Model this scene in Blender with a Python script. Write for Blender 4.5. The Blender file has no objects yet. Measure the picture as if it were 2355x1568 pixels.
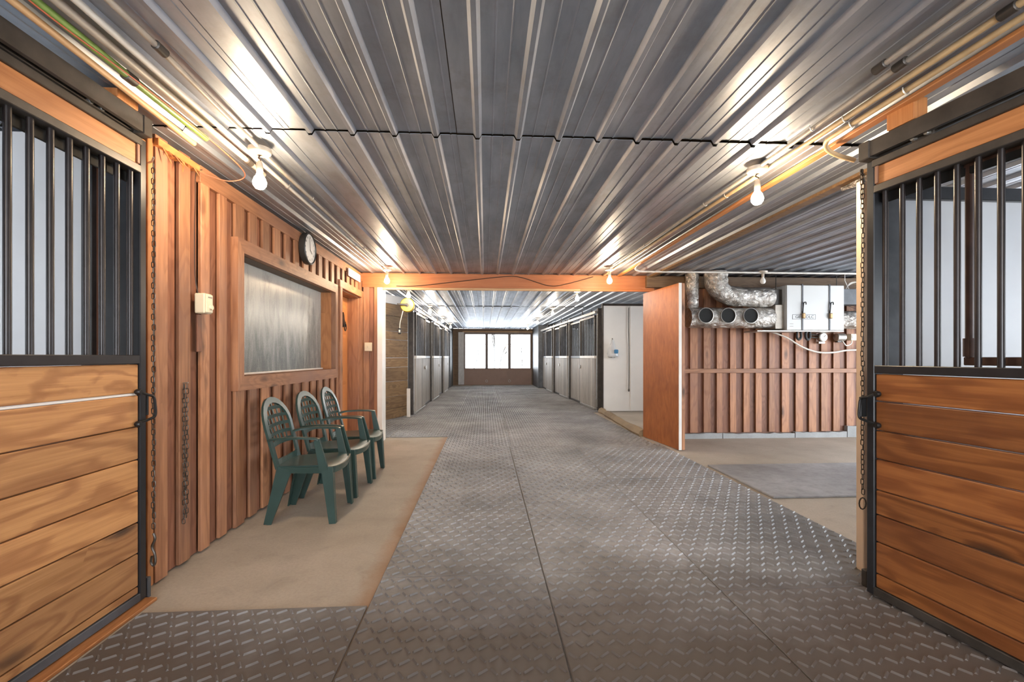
import bpy, math, random
from mathutils import Vector, Matrix
random.seed(7)
sc = bpy.context.scene
C = sc.collection
PI = math.pi

# ------------------------------------------------------------------ camera, world, exposure
F_PX = 1047.0
cam_d = bpy.data.cameras.new('camera')
cam_d.sensor_width = 36.0
cam_d.lens = F_PX / 2355.0 * 36.0
cam_d.shift_y = 36.0 / 2355.0
cam_d.clip_start = 0.05
cam = bpy.data.objects.new('camera', cam_d)
C.objects.link(cam)
cam.location = (0, 0, 1.25)
cam.rotation_euler = (PI / 2, 0, -math.atan(61.5 / F_PX))
sc.camera = cam

world = bpy.data.worlds.new('world')
sc.world = world
world.use_nodes = True
wn = world.node_tree
wn.nodes['Background'].inputs[0].default_value = (0.86, 0.93, 1.0, 1)
wn.nodes['Background'].inputs[1].default_value = 2.9
sc.view_settings.view_transform = 'Standard'
sc.view_settings.look = 'None'
sc.view_settings.gamma = 1.0
sc.view_settings.use_curve_mapping = False
sc.view_settings.exposure = 2.35
BULB = 120.0

# ------------------------------------------------------------------ materials
MATS = {}


class NT:
    def __init__(s, name):
        s.m = bpy.data.materials.new(name)
        s.m.use_nodes = True
        s.t = s.m.node_tree
        s.b = s.t.nodes['Principled BSDF']
        MATS[name] = s.m

    def n(s, typ, **kw):
        nd = s.t.nodes.new(typ)
        for k, v in kw.items():
            if k.startswith('i_'):
                nd.inputs[k[2:].replace('_', ' ')].default_value = v
            else:
                setattr(nd, k, v)
        return nd

    def l(s, a, b):
        s.t.links.new(a, b)

    def mix(s, fac, a, b, blend='MIX'):
        nd = s.t.nodes.new('ShaderNodeMix')
        nd.data_type = 'RGBA'
        nd.blend_type = blend
        for sock, v in ((nd.inputs[0], fac), (nd.inputs[6], a), (nd.inputs[7], b)):
            if isinstance(v, bpy.types.NodeSocket):
                s.l(v, sock)
            elif isinstance(v, (int, float)):
                sock.default_value = v
            else:
                sock.default_value = (*v, 1)
        return nd.outputs[2]

    def ramp(s, fac, p0, p1, c0=(0, 0, 0), c1=(1, 1, 1)):
        r = s.t.nodes.new('ShaderNodeValToRGB')
        r.color_ramp.elements[0].position = p0
        r.color_ramp.elements[1].position = p1
        r.color_ramp.elements[0].color = (*c0, 1)
        r.color_ramp.elements[1].color = (*c1, 1)
        s.l(fac, r.inputs[0])
        return r.outputs[0]

    def math(s, op, a, b=None):
        nd = s.t.nodes.new('ShaderNodeMath')
        nd.operation = op
        for i, v in enumerate((a, b)):
            if v is None:
                continue
            if isinstance(v, bpy.types.NodeSocket):
                s.l(v, nd.inputs[i])
            else:
                nd.inputs[i].default_value = v
        return nd.outputs[0]

    def coords(s, scale, world=False, rnd=True):
        if world:
            src = s.n('ShaderNodeNewGeometry').outputs['Position']
        else:
            src = s.n('ShaderNodeTexCoord').outputs['Object']
        if rnd and not world:
            oi = s.n('ShaderNodeObjectInfo')
            comb = s.n('ShaderNodeVectorMath', operation='SCALE')
            comb.inputs[0].default_value = (37.0, 53.0, 71.0)
            s.l(oi.outputs['Random'], comb.inputs['Scale'])
            add = s.n('ShaderNodeVectorMath', operation='ADD')
            s.l(src, add.inputs[0])
            s.l(comb.outputs[0], add.inputs[1])
            src = add.outputs[0]
        mp = s.n('ShaderNodeMapping')
        mp.inputs['Scale'].default_value = scale
        s.l(src, mp.inputs['Vector'])
        return mp.outputs[0]

    def noise(s, vec, scale, detail=4, rough=0.55, dist=0.0):
        nd = s.n('ShaderNodeTexNoise')
        nd.inputs['Scale'].default_value = scale
        nd.inputs['Detail'].default_value = detail
        nd.inputs['Roughness'].default_value = rough
        nd.inputs['Distortion'].default_value = dist
        s.l(vec, nd.inputs['Vector'])
        return nd.outputs['Fac']

    def bump(s, h, strength, dist=0.01):
        b = s.n('ShaderNodeBump')
        b.inputs['Strength'].default_value = strength
        b.inputs['Distance'].default_value = dist
        s.l(h, b.inputs['Height'])
        s.l(b.outputs[0], s.b.inputs['Normal'])

    def out(s, col=None, rough=None, metal=None, spec=None):
        for key, v in (('Base Color', col), ('Roughness', rough), ('Metallic', metal), ('Specular IOR Level', spec)):
            if v is None:
                continue
            if isinstance(v, bpy.types.NodeSocket):
                s.l(v, s.b.inputs[key])
            elif isinstance(v, tuple):
                s.b.inputs[key].default_value = (*v, 1)
            else:
                s.b.inputs[key].default_value = v
        return s.m


def plain(name, col, rough=0.5, metal=0.0, var=0.12, scale=6.0, bump=0.0):
    n = NT(name)
    v = n.coords((1, 1, 1))
    f = n.noise(v, scale)
    c = n.mix(n.ramp(f, 0.3, 0.7), tuple(x * (1 - var) for x in col), tuple(min(1, x * (1 + var)) for x in col))
    if bump:
        n.bump(n.noise(v, scale * 8), bump, 0.004)
    return n.out(c, rough, metal)


def wood(name, dark, light, axis, grain=1.0, knots=0.5, rough=0.55, stain=None, rings=0.35):
    """procedural lumber; axis = the direction of the grain (0,1,2)"""
    n = NT(name)

    def sv(across, along):
        q = [across * grain] * 3
        q[axis] = along * grain
        return n.coords(tuple(q))
    fine = n.noise(sv(60, 1.6), 1.0, 5, 0.65, 0.3)
    broad = n.noise(sv(4.6, 0.9), 1.0, 3, 0.5)
    vo = n.n('ShaderNodeTexVoronoi')
    vo.inputs['Scale'].default_value = 1.0
    n.l(sv(6.0, 2.2), vo.inputs['Vector'])
    dist = n.math('ADD', vo.outputs['Distance'], n.math('MULTIPLY', n.noise(sv(30, 14), 1.0, 3), 0.10))
    gate = n.ramp(vo.outputs['Color'], 0.50, 0.54)
    near = n.math('MULTIPLY', n.ramp(dist, 0.10, 0.62, (1, 1, 1), (0, 0, 0)), gate)
    # figure: contour lines of a slow field, bent round the knots
    ph = n.math('ADD', n.math('MULTIPLY', broad, 46.0), n.math('MULTIPLY', near, 14.0))
    ph = n.math('ADD', ph, n.math('MULTIPLY', fine, 2.2))
    fig = n.math('MULTIPLY', n.math('ADD', n.math('SINE', ph), 1.0), 0.5)
    base = n.mix(n.ramp(fine, 0.28, 0.72), dark, light)
    c = n.mix(n.math('MULTIPLY', n.ramp(fig, 0.45, 1.0), rings), base, tuple(x * y for x, y in zip(dark, (0.62, 0.50, 0.42))))
    if stain:
        patch = n.ramp(n.noise(n.coords((1.3, 1.3, 1.3)), 1.0, 5, 0.6), 0.45, 0.75)
        c = n.mix(n.math('MULTIPLY', patch, 0.75), c, stain)
    if knots:
        kn = n.math('MULTIPLY', n.ramp(dist, 0.12, 0.30, (1, 1, 1), (0, 0, 0)), gate)
        c = n.mix(n.math('MULTIPLY', kn, knots), c, (0.035, 0.017, 0.009))
    oi = n.n('ShaderNodeObjectInfo')
    hsv = n.n('ShaderNodeHueSaturation')
    n.l(c, hsv.inputs['Color'])
    rv = n.n('ShaderNodeMapRange')
    rv.inputs['To Min'].default_value = 0.76
    rv.inputs['To Max'].default_value = 1.22
    n.l(oi.outputs['Random'], rv.inputs['Value'])
    n.l(rv.outputs[0], hsv.inputs['Value'])
    n.bump(fine, 0.3, 0.004)
    return n.out(hsv.outputs[0], rough, 0.0)


# barn siding, doors, timber
for ax in (0, 1, 2):
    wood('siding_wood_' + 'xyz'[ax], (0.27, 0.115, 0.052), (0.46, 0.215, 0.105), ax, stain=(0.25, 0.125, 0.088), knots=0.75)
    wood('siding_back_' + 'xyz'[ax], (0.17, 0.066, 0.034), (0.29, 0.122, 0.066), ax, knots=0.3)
    wood('pale_timber_' + 'xyz'[ax], (0.42, 0.24, 0.11), (0.62, 0.40, 0.22), ax, knots=0.3, rings=0.15)
    wood('fir_board_' + 'xyz'[ax], (0.36, 0.13, 0.035), (0.52, 0.22, 0.075), ax, knots=0.4)
wood('oak_plank', (0.36, 0.155, 0.048), (0.54, 0.265, 0.10), 0, grain=0.9, knots=0.9, rings=0.62, stain=(0.30, 0.12, 0.045))
wood('red_plank', (0.21, 0.066, 0.015), (0.36, 0.128, 0.034), 0, grain=0.9, knots=0.9, rings=0.65, stain=(0.14, 0.042, 0.014), rough=0.42)
wood('barn_plank', (0.17, 0.095, 0.04), (0.33, 0.21, 0.10), 0, knots=0.5, rings=0.4)
wood('grey_plank', (0.27, 0.235, 0.20), (0.47, 0.43, 0.385), 2, knots=0.15, rings=0.2)
wood('header_ply', (0.40, 0.125, 0.038), (0.56, 0.20, 0.07), 0, knots=0.0, rings=0.1)
wood('dark_beam', (0.10, 0.055, 0.025), (0.19, 0.11, 0.05), 0, knots=0.3)


def osb():
    n = NT('swing_door_board')
    v = n.coords((14, 14, 4))
    f = n.noise(v, 1.0, 5, 0.65, 1.2)
    v2 = n.coords((1.2, 1.2, 1.2))
    c = n.mix(n.ramp(f, 0.3, 0.75), (0.27, 0.075, 0.012), (0.46, 0.15, 0.032))
    c = n.mix(n.math('MULTIPLY', n.ramp(n.noise(v2, 1.5), 0.4, 0.75), 0.5), c, (0.19, 0.05, 0.01))
    n.bump(f, 0.15, 0.003)
    n.out(c, 0.5)


osb()


def galv():
    n = NT('galvanised_sheet')
    v = n.coords((3, 0.6, 3))
    f = n.noise(v, 3.0, 5, 0.6)
    v2 = n.coords((30, 30, 30))
    f2 = n.noise(v2, 1.0, 3)
    v3 = n.coords((4, 4, 4))
    f3 = n.noise(v3, 1.0, 6, 0.7)
    c = n.mix(n.ramp(f, 0.3, 0.7), (0.29, 0.325, 0.38), (0.45, 0.485, 0.545))
    c = n.mix(n.math('MULTIPLY', n.ramp(f3, 0.5, 0.8), 0.5), c, (0.24, 0.215, 0.19))
    r = n.n('ShaderNodeMapRange')
    r.inputs['To Min'].default_value = 0.36
    r.inputs['To Max'].default_value = 0.52
    n.l(f3, r.inputs['Value'])
    n.bump(f2, 0.05, 0.003)
    n.out(c, r.outputs[0], 0.78)


galv()


def rubber():
    n = NT('tread_rubber')
    p = n.coords((1, 1, 1), world=True)
    f = n.noise(p, 1.1, 6, 0.65)
    f2 = n.noise(p, 0.45, 3, 0.5)
    f3 = n.noise(p, 14.0, 5, 0.7)
    c = n.mix(n.ramp(f, 0.35, 0.68), (0.185, 0.187, 0.194), (0.39, 0.39, 0.395))
    c = n.mix(n.math('MULTIPLY', n.ramp(f2, 0.42, 0.7), 0.30), c, (0.24, 0.210, 0.185))
    # browner, darker tone towards the camera, thinning out down the aisle
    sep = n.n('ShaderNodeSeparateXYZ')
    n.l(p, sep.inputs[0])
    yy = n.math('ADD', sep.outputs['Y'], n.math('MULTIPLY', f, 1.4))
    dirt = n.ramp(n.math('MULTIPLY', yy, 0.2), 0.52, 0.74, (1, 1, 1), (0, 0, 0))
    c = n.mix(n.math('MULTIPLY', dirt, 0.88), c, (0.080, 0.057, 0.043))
    c = n.mix(n.math('MULTIPLY', n.ramp(f3, 0.45, 0.75), 0.40), c, (0.095, 0.085, 0.078))
    oi = n.n('ShaderNodeObjectInfo')
    hsv = n.n('ShaderNodeHueSaturation')
    rv = n.n('ShaderNodeMapRange')
    rv.inputs['To Min'].default_value = 0.88
    rv.inputs['To Max'].default_value = 1.12
    n.l(oi.outputs['Random'], rv.inputs['Value'])
    n.l(rv.outputs[0], hsv.inputs['Value'])
    n.l(c, hsv.inputs['Color'])
    n.bump(f3, 0.25, 0.004)
    n.out(hsv.outputs[0], 0.56, 0.0, 0.5)


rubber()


def concrete(name, a, b, rust=0.0):
    n = NT(name)
    p = n.coords((1, 1, 1), world=True)
    f = n.noise(p, 1.3, 6, 0.6)
    f2 = n.noise(p, 60.0, 3, 0.7)
    f3 = n.noise(p, 5.0, 5, 0.65, 0.5)
    c = n.mix(n.ramp(f, 0.3, 0.7), a, b)
    c = n.mix(n.math('MULTIPLY', n.ramp(f3, 0.55, 0.75), 0.3), c, tuple(x * 0.6 for x in a))
    c = n.mix(n.math('MULTIPLY', n.ramp(f2, 0.4, 0.7), 0.25), c, tuple(x * 0.65 for x in a))
    if rust:
        sep = n.n('ShaderNodeSeparateXYZ')
        n.l(p, sep.inputs[0])
        xx = n.math('ADD', sep.outputs['X'], n.math('MULTIPLY', f3, 0.12))
        band = n.math('MULTIPLY', n.ramp(n.math('ADD', xx, 1.0), 0.36, 0.50), n.ramp(n.math('ADD', xx, 1.0), 0.52, 0.60, (1, 1, 1), (0, 0, 0)))     # rusty dust swept against the mat edge
        c = n.mix(n.math('MULTIPLY', band, rust), c, (0.30, 0.125, 0.035))
    n.bump(f2, 0.15, 0.003)
    n.out(c, 0.75)


concrete('concrete', (0.35, 0.295, 0.23), (0.48, 0.41, 0.335), rust=0.7)
concrete('kerb_concrete', (0.25, 0.25, 0.245), (0.42, 0.42, 0.41))
concrete('dirt_kerb', (0.20, 0.14, 0.08), (0.38, 0.28, 0.17))
concrete('snow', (0.85, 0.88, 0.92), (0.95, 0.96, 0.98))


def mist_glass():
    n = NT('misted_glass')
    v = n.coords((5, 5, 1.2), rnd=False)
    f = n.noise(v, 2.0, 7, 0.7, 0.8)
    f2 = n.noise(n.coords((1, 1, 1), rnd=False), 90, 3, 0.8)
    sep = n.n('ShaderNodeSeparateXYZ')
    n.l(n.n('ShaderNodeTexCoord').outputs['Object'], sep.inputs[0])
    low = n.math('MULTIPLY', sep.outputs['Z'], -0.35)
    k = n.ramp(n.math('ADD', n.math('ADD', n.math('MULTIPLY', f, 0.7), n.math('MULTIPLY', f2, 0.3)), low), 0.38, 0.66)
    c = n.mix(k, (0.47, 0.465, 0.43), (0.15, 0.16, 0.155))
    r = n.n('ShaderNodeMapRange')
    r.inputs['To Min'].default_value = 0.16
    r.inputs['To Max'].default_value = 0.34
    n.l(f2, r.inputs['Value'])
    n.bump(f2, 0.12, 0.002)
    n.out(c, r.outputs[0], 0.0, 0.5)


mist_glass()


def clear_glass():
    n = NT('clear_glass')
    tr = n.n('ShaderNodeBsdfTransparent')
    tr.inputs['Color'].default_value = (0.8, 0.795, 0.79, 1)     # pane tint added to dim the bright sky behind
    gl = n.n('ShaderNodeBsdfGlossy')
    gl.inputs['Roughness'].default_value = 0.05
    fr = n.n('ShaderNodeFresnel')
    fr.inputs['IOR'].default_value = 1.45
    mx = n.n('ShaderNodeMixShader')
    n.l(fr.outputs[0], mx.inputs[0])
    n.l(tr.outputs[0], mx.inputs[1])
    n.l(gl.outputs[0], mx.inputs[2])
    n.l(mx.outputs[0], n.t.nodes['Material Output'].inputs['Surface'])


clear_glass()


def emit(name, col, s):
    n = NT(name)
    n.b.inputs['Base Color'].default_value = (*col, 1)
    n.b.inputs['Emission Color'].default_value = (*col, 1)
    n.b.inputs['Emission Strength'].default_value = s


emit('bulb_lit', (1.0, 0.76, 0.50), BULB)
emit('bulb_lit_cool', (1.0, 0.86, 0.70), BULB)
plain('bulb_off', (0.75, 0.74, 0.70), 0.3)
plain('black_steel', (0.014, 0.014, 0.016), 0.33, 0.0, 0.3, 14)
plain('worn_steel', (0.050, 0.041, 0.034), 0.42, 0.2, 0.35, 10, 0.1)
plain('bar_steel', (0.020, 0.015, 0.015), 0.32, 0.3, 0.3, 12)
plain('brown_steel', (0.085, 0.040, 0.026), 0.45, 0.1, 0.35, 9)
plain('grey_post', (0.075, 0.078, 0.085), 0.45, 0.2, 0.35, 6, 0.1)
plain('zinc', (0.38, 0.36, 0.33), 0.38, 0.7, 0.2, 20)
plain('conduit_grey', (0.42, 0.37, 0.31), 0.45, 0.25, 0.15, 12)
plain('conduit_tan', (0.52, 0.36, 0.19), 0.5, 0.0, 0.15, 12)
plain('hose_green', (0.17, 0.27, 0.06), 0.45, 0.0, 0.25, 12)
plain('wire_red', (0.45, 0.10, 0.05), 0.5)
plain('wire_dark', (0.05, 0.025, 0.015), 0.6)
plain('wire_white', (0.62, 0.58, 0.52), 0.5)
plain('white_panel', (0.60, 0.62, 0.65), 0.38, 0.0, 0.05, 3)
plain('cream_panel', (0.78, 0.77, 0.74), 0.45, 0.0, 0.04, 2)
plain('white_paint', (0.80, 0.76, 0.70), 0.45, 0.0, 0.06, 5)
plain('white_enamel', (0.52, 0.52, 0.505), 0.35, 0.0, 0.03, 2)
plain('ivory_plastic', (0.72, 0.62, 0.44), 0.4, 0.0, 0.05)
plain('clock_rim', (0.035, 0.033, 0.03), 0.35)
plain('clock_face', (0.78, 0.75, 0.70), 0.4, 0.0, 0.05)
plain('ink', (0.02, 0.02, 0.02), 0.6)
plain('ink_grey', (0.25, 0.23, 0.2), 0.6)
plain('chair_green', (0.028, 0.057, 0.050), 0.30, 0.0, 0.15, 5)
plain('orange_paint', (0.50, 0.19, 0.06), 0.42, 0.0, 0.08, 3)
plain('chain_steel', (0.075, 0.058, 0.045), 0.4, 0.5, 0.3, 30)
plain('latch_iron', (0.012, 0.011, 0.011), 0.4, 0.2)
plain('reel_yellow', (0.62, 0.40, 0.05), 0.4)
plain('overhead_brown', (0.24, 0.145, 0.105), 0.45, 0.0, 0.08, 3)
plain('mullion_brown', (0.11, 0.075, 0.065), 0.45)
plain('pvc_strip', (0.55, 0.55, 0.56), 0.3)
plain('brass', (0.30, 0.20, 0.10), 0.4, 0.6)
plain('blue_plastic', (0.06, 0.22, 0.42), 0.4)
plain('clear_bag', (0.62, 0.64, 0.65), 0.25)
plain('bark', (0.035, 0.031, 0.027), 0.8, 0.0, 0.3, 12)
plain('cream_post', (0.74, 0.56, 0.40), 0.5, 0.0, 0.06, 4)
plain('void', (0.01, 0.01, 0.01), 0.9)


def foil():
    n = NT('foil_wrap')
    v = n.coords((1, 1, 1))
    f = n.noise(v, 9.0, 5, 0.65, 1.5)
    c = n.mix(n.ramp(f, 0.3, 0.7), (0.28, 0.25, 0.22), (0.62, 0.585, 0.54))
    n.bump(f, 0.9, 0.05)
    n.out(c, 0.27, 0.9)


foil()
M = MATS

# ------------------------------------------------------------------ mesh helpers
OFF = {}


class MB:
    def __init__(s):
        s.v = []
        s.f = []

    def add(s, vs, fs):
        b = len(s.v)
        s.v += [tuple(v) for v in vs]
        s.f += [tuple(i + b for i in f) for f in fs]
        return s

    def box(s, x0, x1, y0, y1, z0, z1, bev=0.0):
        x0, x1 = min(x0, x1), max(x0, x1)
        y0, y1 = min(y0, y1), max(y0, y1)
        z0, z1 = min(z0, z1), max(z0, z1)
        if bev <= 0:
            vs = [(x, y, z) for x in (x0, x1) for y in (y0, y1) for z in (z0, z1)]
            return s.add(vs, [(0, 1, 3, 2), (4, 6, 7, 5), (0, 4, 5, 1), (2, 3, 7, 6), (0, 2, 6, 4), (1, 5, 7, 3)])
        b = min(bev, (x1 - x0) * .45, (y1 - y0) * .45, (z1 - z0) * .45)
        vs, idx = [], {}
        lo, hi = (x0, y0, z0), (x1, y1, z1)
        for sx in (0, 1):
            for sy in (0, 1):
                for sz in (0, 1):
                    sg = (sx, sy, sz)
                    c = [hi[i] if sg[i] else lo[i] for i in range(3)]
                    for a in range(3):
                        p = list(c)
                        for i in range(3):
                            if i != a:
                                p[i] += -b if sg[i] else b
                        idx[(sg, a)] = len(vs)
                        vs.append(p)
        fs = []
        for a in range(3):
            o1, o2 = [(1, 2), (2, 0), (0, 1)][a]
            for sd in (0, 1):
                q = []
                for (u, w) in ((0, 0), (1, 0), (1, 1), (0, 1)):
                    sg = [0, 0, 0]
                    sg[a], sg[o1], sg[o2] = sd, u, w
                    q.append(idx[(tuple(sg), a)])
                fs.append(tuple(q if sd else q[::-1]))
        for a in range(3):
            o1, o2 = [(1, 2), (2, 0), (0, 1)][a]
            for u in (0, 1):
                for w in (0, 1):
                    s0, s1 = [0, 0, 0], [0, 0, 0]
                    s0[a], s1[a] = 0, 1
                    for t in (s0, s1):
                        t[o1], t[o2] = u, w
                    q = [idx[(tuple(s0), o1)], idx[(tuple(s1), o1)], idx[(tuple(s1), o2)], idx[(tuple(s0), o2)]]
                    fs.append(tuple(q if (u == w) else q[::-1]))
        for sx in (0, 1):
            for sy in (0, 1):
                for sz in (0, 1):
                    sg = (sx, sy, sz)
                    q = [idx[(sg, a)] for a in range(3)]
                    fs.append(tuple(q if (sx + sy + sz) % 2 else q[::-1]))
        return s.add(vs, fs)

    def bar(s, a, b, wa, wb=None, up=(0, 0, 1)):
        """tapered rectangular bar from a to b; wa, wb = (side, up) half sizes"""
        a, b = Vector(a), Vector(b)
        wb = wb or wa
        d = (b - a).normalized()
        u = Vector(up)
        sd = d.cross(u)
        if sd.length < 1e-4:
            sd = d.cross(Vector((1, 0, 0)))
        sd.normalize()
        u = sd.cross(d).normalized()
        vs = []
        for p, w in ((a, wa), (b, wb)):
            for (i, j) in ((-1, -1), (1, -1), (1, 1), (-1, 1)):
                vs.append(p + sd * (w[0] * i) + u * (w[1] * j))
        return s.add(vs, [(3, 2, 1, 0), (4, 5, 6, 7), (0, 1, 5, 4), (1, 2, 6, 5), (2, 3, 7, 6), (3, 0, 4, 7)])

    def sweep(s, path, shape, up=(0, 0, 1), closed=False, scale=None):
        """sweep 2-D shape [(side, up)] along path"""
        P = [Vector(p) for p in path]
        n, k = len(P), len(shape)
        vs, fs = [], []
        u = Vector(up)
        prev = None
        for i in range(n):
            if closed:
                d = P[(i + 1) % n] - P[i - 1]
            else:
                d = P[min(i + 1, n - 1)] - P[max(i - 1, 0)]
            d.normalize()
            sd = d.cross(u) if prev is None else prev - d * prev.dot(d)
            if sd.length < 1e-3:
                sd = d.cross(Vector((0.3, 1, 0.2)))
            sd.normalize()
            prev = sd
            w = sd.cross(d)
            q = 1.0 if scale is None else scale[i]
            for (a, b) in shape:
                vs.append(P[i] + sd * (a * q) + w * (b * q))
        m = n if closed else n - 1
        for i in range(m):
            for j in range(k):
                a, b = i * k + j, i * k + (j + 1) % k
                c, d2 = ((i + 1) % n) * k + (j + 1) % k, ((i + 1) % n) * k + j
                fs.append((a, b, c, d2))
        if not closed:
            fs.append(tuple(range(k))[::-1])
            fs.append(tuple(range((n - 1) * k, n * k)))
        return s.add(vs, fs)

    def tube(s, path, r, n=8, closed=False, up=(0, 0, 1), scale=None):
        sh = [(math.cos(2 * PI * i / n) * r, math.sin(2 * PI * i / n) * r) for i in range(n)]
        return s.sweep(path, sh, up, closed, scale)

    def lathe(s, prof, c=(0, 0, 0), ax=2, n=16, cap=True):
        """prof = [(radius, height)] turned about axis ax through c"""
        vs, fs = [], []
        c = Vector(c)
        for (r, h) in prof:
            for i in range(n):
                t = 2 * PI * i / n
                a, b = r * math.cos(t), r * math.sin(t)
                p = {2: (a, b, h), 0: (h, a, b), 1: (b, h, a)}[ax]
                vs.append(c + Vector(p))
        m = len(prof)
        for i in range(m - 1):
            for j in range(n):
                fs.append((i * n + j, i * n + (j + 1) % n, (i + 1) * n + (j + 1) % n, (i + 1) * n + j))
        if cap:
            fs.append(tuple(range(n))[::-1])
            fs.append(tuple(range((m - 1) * n, m * n)))
        return s.add(vs, fs)

    def prism(s, poly, a0, a1, ax):
        """extrude 2-D polygon along axis ax from a0 to a1 (poly given in the other two axes, in order)"""
        o = [i for i in range(3) if i != ax]
        k = len(poly)
        vs = []
        for a in (a0, a1):
            for (p, q) in poly:
                w = [0, 0, 0]
                w[ax], w[o[0]], w[o[1]] = a, p, q
                vs.append(w)
        fs = [tuple(range(k))[::-1], tuple(range(k, 2 * k))]
        for i in range(k):
            fs.append((i, (i + 1) % k, k + (i + 1) % k, k + i))
        return s.add(vs, fs)

    def mesh(s, name, org=None, smooth=False, fix=True):
        me = bpy.data.meshes.new(name)
        o = Vector(org or (0, 0, 0))
        me.from_pydata([tuple(Vector(v) - o) for v in s.v], [], s.f)
        if fix:
            import bmesh
            bm = bmesh.new()
            bm.from_mesh(me)
            bmesh.ops.recalc_face_normals(bm, faces=bm.faces)
            bm.to_mesh(me)
            bm.free()
        if smooth:
            me.polygons.foreach_set('use_smooth', [True] * len(me.polygons))
            me.set_sharp_from_angle(angle=math.radians(40))
        return me

    def centre(s):
        xs = list(zip(*s.v))
        return Vector([(min(a) + max(a)) / 2 for a in xs])


def mk(name, mb, mat, parent=None, smooth=False, kind=None, base=False, fix=True, org=None):
    c = Vector(org) if org is not None else mb.centre()
    if base and org is None:
        c.z = min(v[2] for v in mb.v)
    me = mb.mesh(name, c, smooth, fix)
    me.materials.append(M[mat])
    return place(name, me, c, parent, kind)


def place(name, me, c, parent=None, kind=None, rot=None):
    o = bpy.data.objects.new(name, me)
    C.objects.link(o)
    c = Vector(c)
    OFF[o] = c
    if parent is not None:
        o.parent = parent
        o.location = c - OFF[parent]
    else:
        o.location = c
    if rot:
        o.rotation_euler = rot
    if kind:
        o['kind'] = kind
    return o


def tag(o, label, cat, group=None):
    o['label'] = label
    o['category'] = cat
    if group:
        o['group'] = group
    return o


def thing(name, label, cat, loc=(0, 0, 0), rz=0.0, group=None):
    o = bpy.data.objects.new(name, None)
    o.empty_display_size = 0.1
    C.objects.link(o)
    o.location = loc
    o.rotation_euler = (0, 0, rz)
    OFF[o] = Vector((0, 0, 0))
    return tag(o, label, cat, group)


def bx(name, x0, x1, y0, y1, z0, z1, mat, parent=None, bev=0.003, kind=None, **k):
    return mk(name, MB().box(x0, x1, y0, y1, z0, z1, bev), mat, parent, kind=kind, fix=False, **k)


def copy_tree(o, parent=None):
    c = o.copy()
    C.objects.link(c)
    OFF[c] = OFF[o]
    if parent is not None:
        c.parent = parent
    for ch in list(o.children):
        copy_tree(ch, c)
    return c


def curve(pts, n=8):
    """Catmull-Rom through pts"""
    P = [Vector(p) for p in pts]
    out = []
    for i in range(len(P) - 1):
        p0, p1, p2, p3 = P[max(i - 1, 0)], P[i], P[i + 1], P[min(i + 2, len(P) - 1)]
        for k in range(n):
            t = k / n
            out.append(0.5 * ((2 * p1) + (-p0 + p2) * t + (2 * p0 - 5 * p1 + 4 * p2 - p3) * t * t + (-p0 + 3 * p1 - 3 * p2 + p3) * t ** 3))
    out.append(P[-1])
    return out


def text_mesh(txt, size, ext=0.001):
    cu = bpy.data.curves.new('lettering', 'FONT')
    cu.body = txt
    cu.size = size
    cu.extrude = ext
    cu.align_x = 'CENTER'
    cu.align_y = 'CENTER'
    cu.resolution_u = 2
    ob = bpy.data.objects.new('lettering', cu)
    C.objects.link(ob)
    dg = bpy.context.evaluated_depsgraph_get()
    me = bpy.data.meshes.new_from_object(ob.evaluated_get(dg))
    bpy.data.objects.remove(ob)
    bpy.data.curves.remove(cu)
    return me


H = 2.49          # ceiling sheet
WL = -1.80        # face of the left wall's raised boards
YB = 6.80         # plane of the cross wall
YE = 20.2         # far end

# ------------------------------------------------------------------ floor and ground
floor = bx('floor', -5.2, 7.6, -3.2, YE + 0.4, -0.12, 0.0, 'concrete', bev=0, kind='structure')
snow = bx('snow_ground', -45, 45, YE + 0.4, 70, -0.25, -0.03, 'snow', bev=0)
snow['kind'] = 'structure'

# ------------------------------------------------------------------ ceiling: deck + ribbed sheets
ceil = bx('ceiling', -5.2, 7.6, -3.2, YE + 0.3, 2.53, 2.62, 'dark_beam', bev=0, kind='structure')
PW, RB = 0.9144, 0.2286
RIB0 = -0.045 - RB / 2


def sheet(length, t=0.0012):
    prof = []
    for i in range(4):
        c = RB * (i + 0.5)
        a = c - RB / 2
        prof += [(a, 0.0)] if i == 0 else []
        prof += [(c - 0.024, 0.0), (c - 0.010, -0.024), (c + 0.010, -0.024), (c + 0.024, 0.0)]
        if True:
            for m in (0.36, 0.64):
                mm = c + RB * m + (0.0 if m < .5 else 0.0)
                if mm < PW - 0.02:
                    prof += [(mm - 0.005, 0.0), (mm - 0.002, -0.003), (mm + 0.002, -0.003), (mm + 0.005, 0.0)]
    prof += [(PW, 0.0)]
    m = MB()
    n = len(prof)
    for y in (0, length):
        for (x, z) in prof:
            m.v.append((x, y, z))
    for y in (length, 0):
        for (x, z) in prof:
            m.v.append((x, y, z + t))
    for i in range(n - 1):
        m.f.append((i, i + 1, n + i + 1, n + i))
        m.f.append((2 * n + i, 2 * n + i + 1, 3 * n + i + 1, 3 * n + i))
    m.f.append(tuple(range(n)) + tuple(range(4 * n - 1, 3 * n - 1, -1)))
    m.f.append(tuple(range(n, 2 * n))[::-1] + tuple(range(2 * n, 3 * n)))
    me = m.mesh('ceiling_sheet')
    me.materials.append(M['galvanised_sheet'])
    return me


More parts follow.
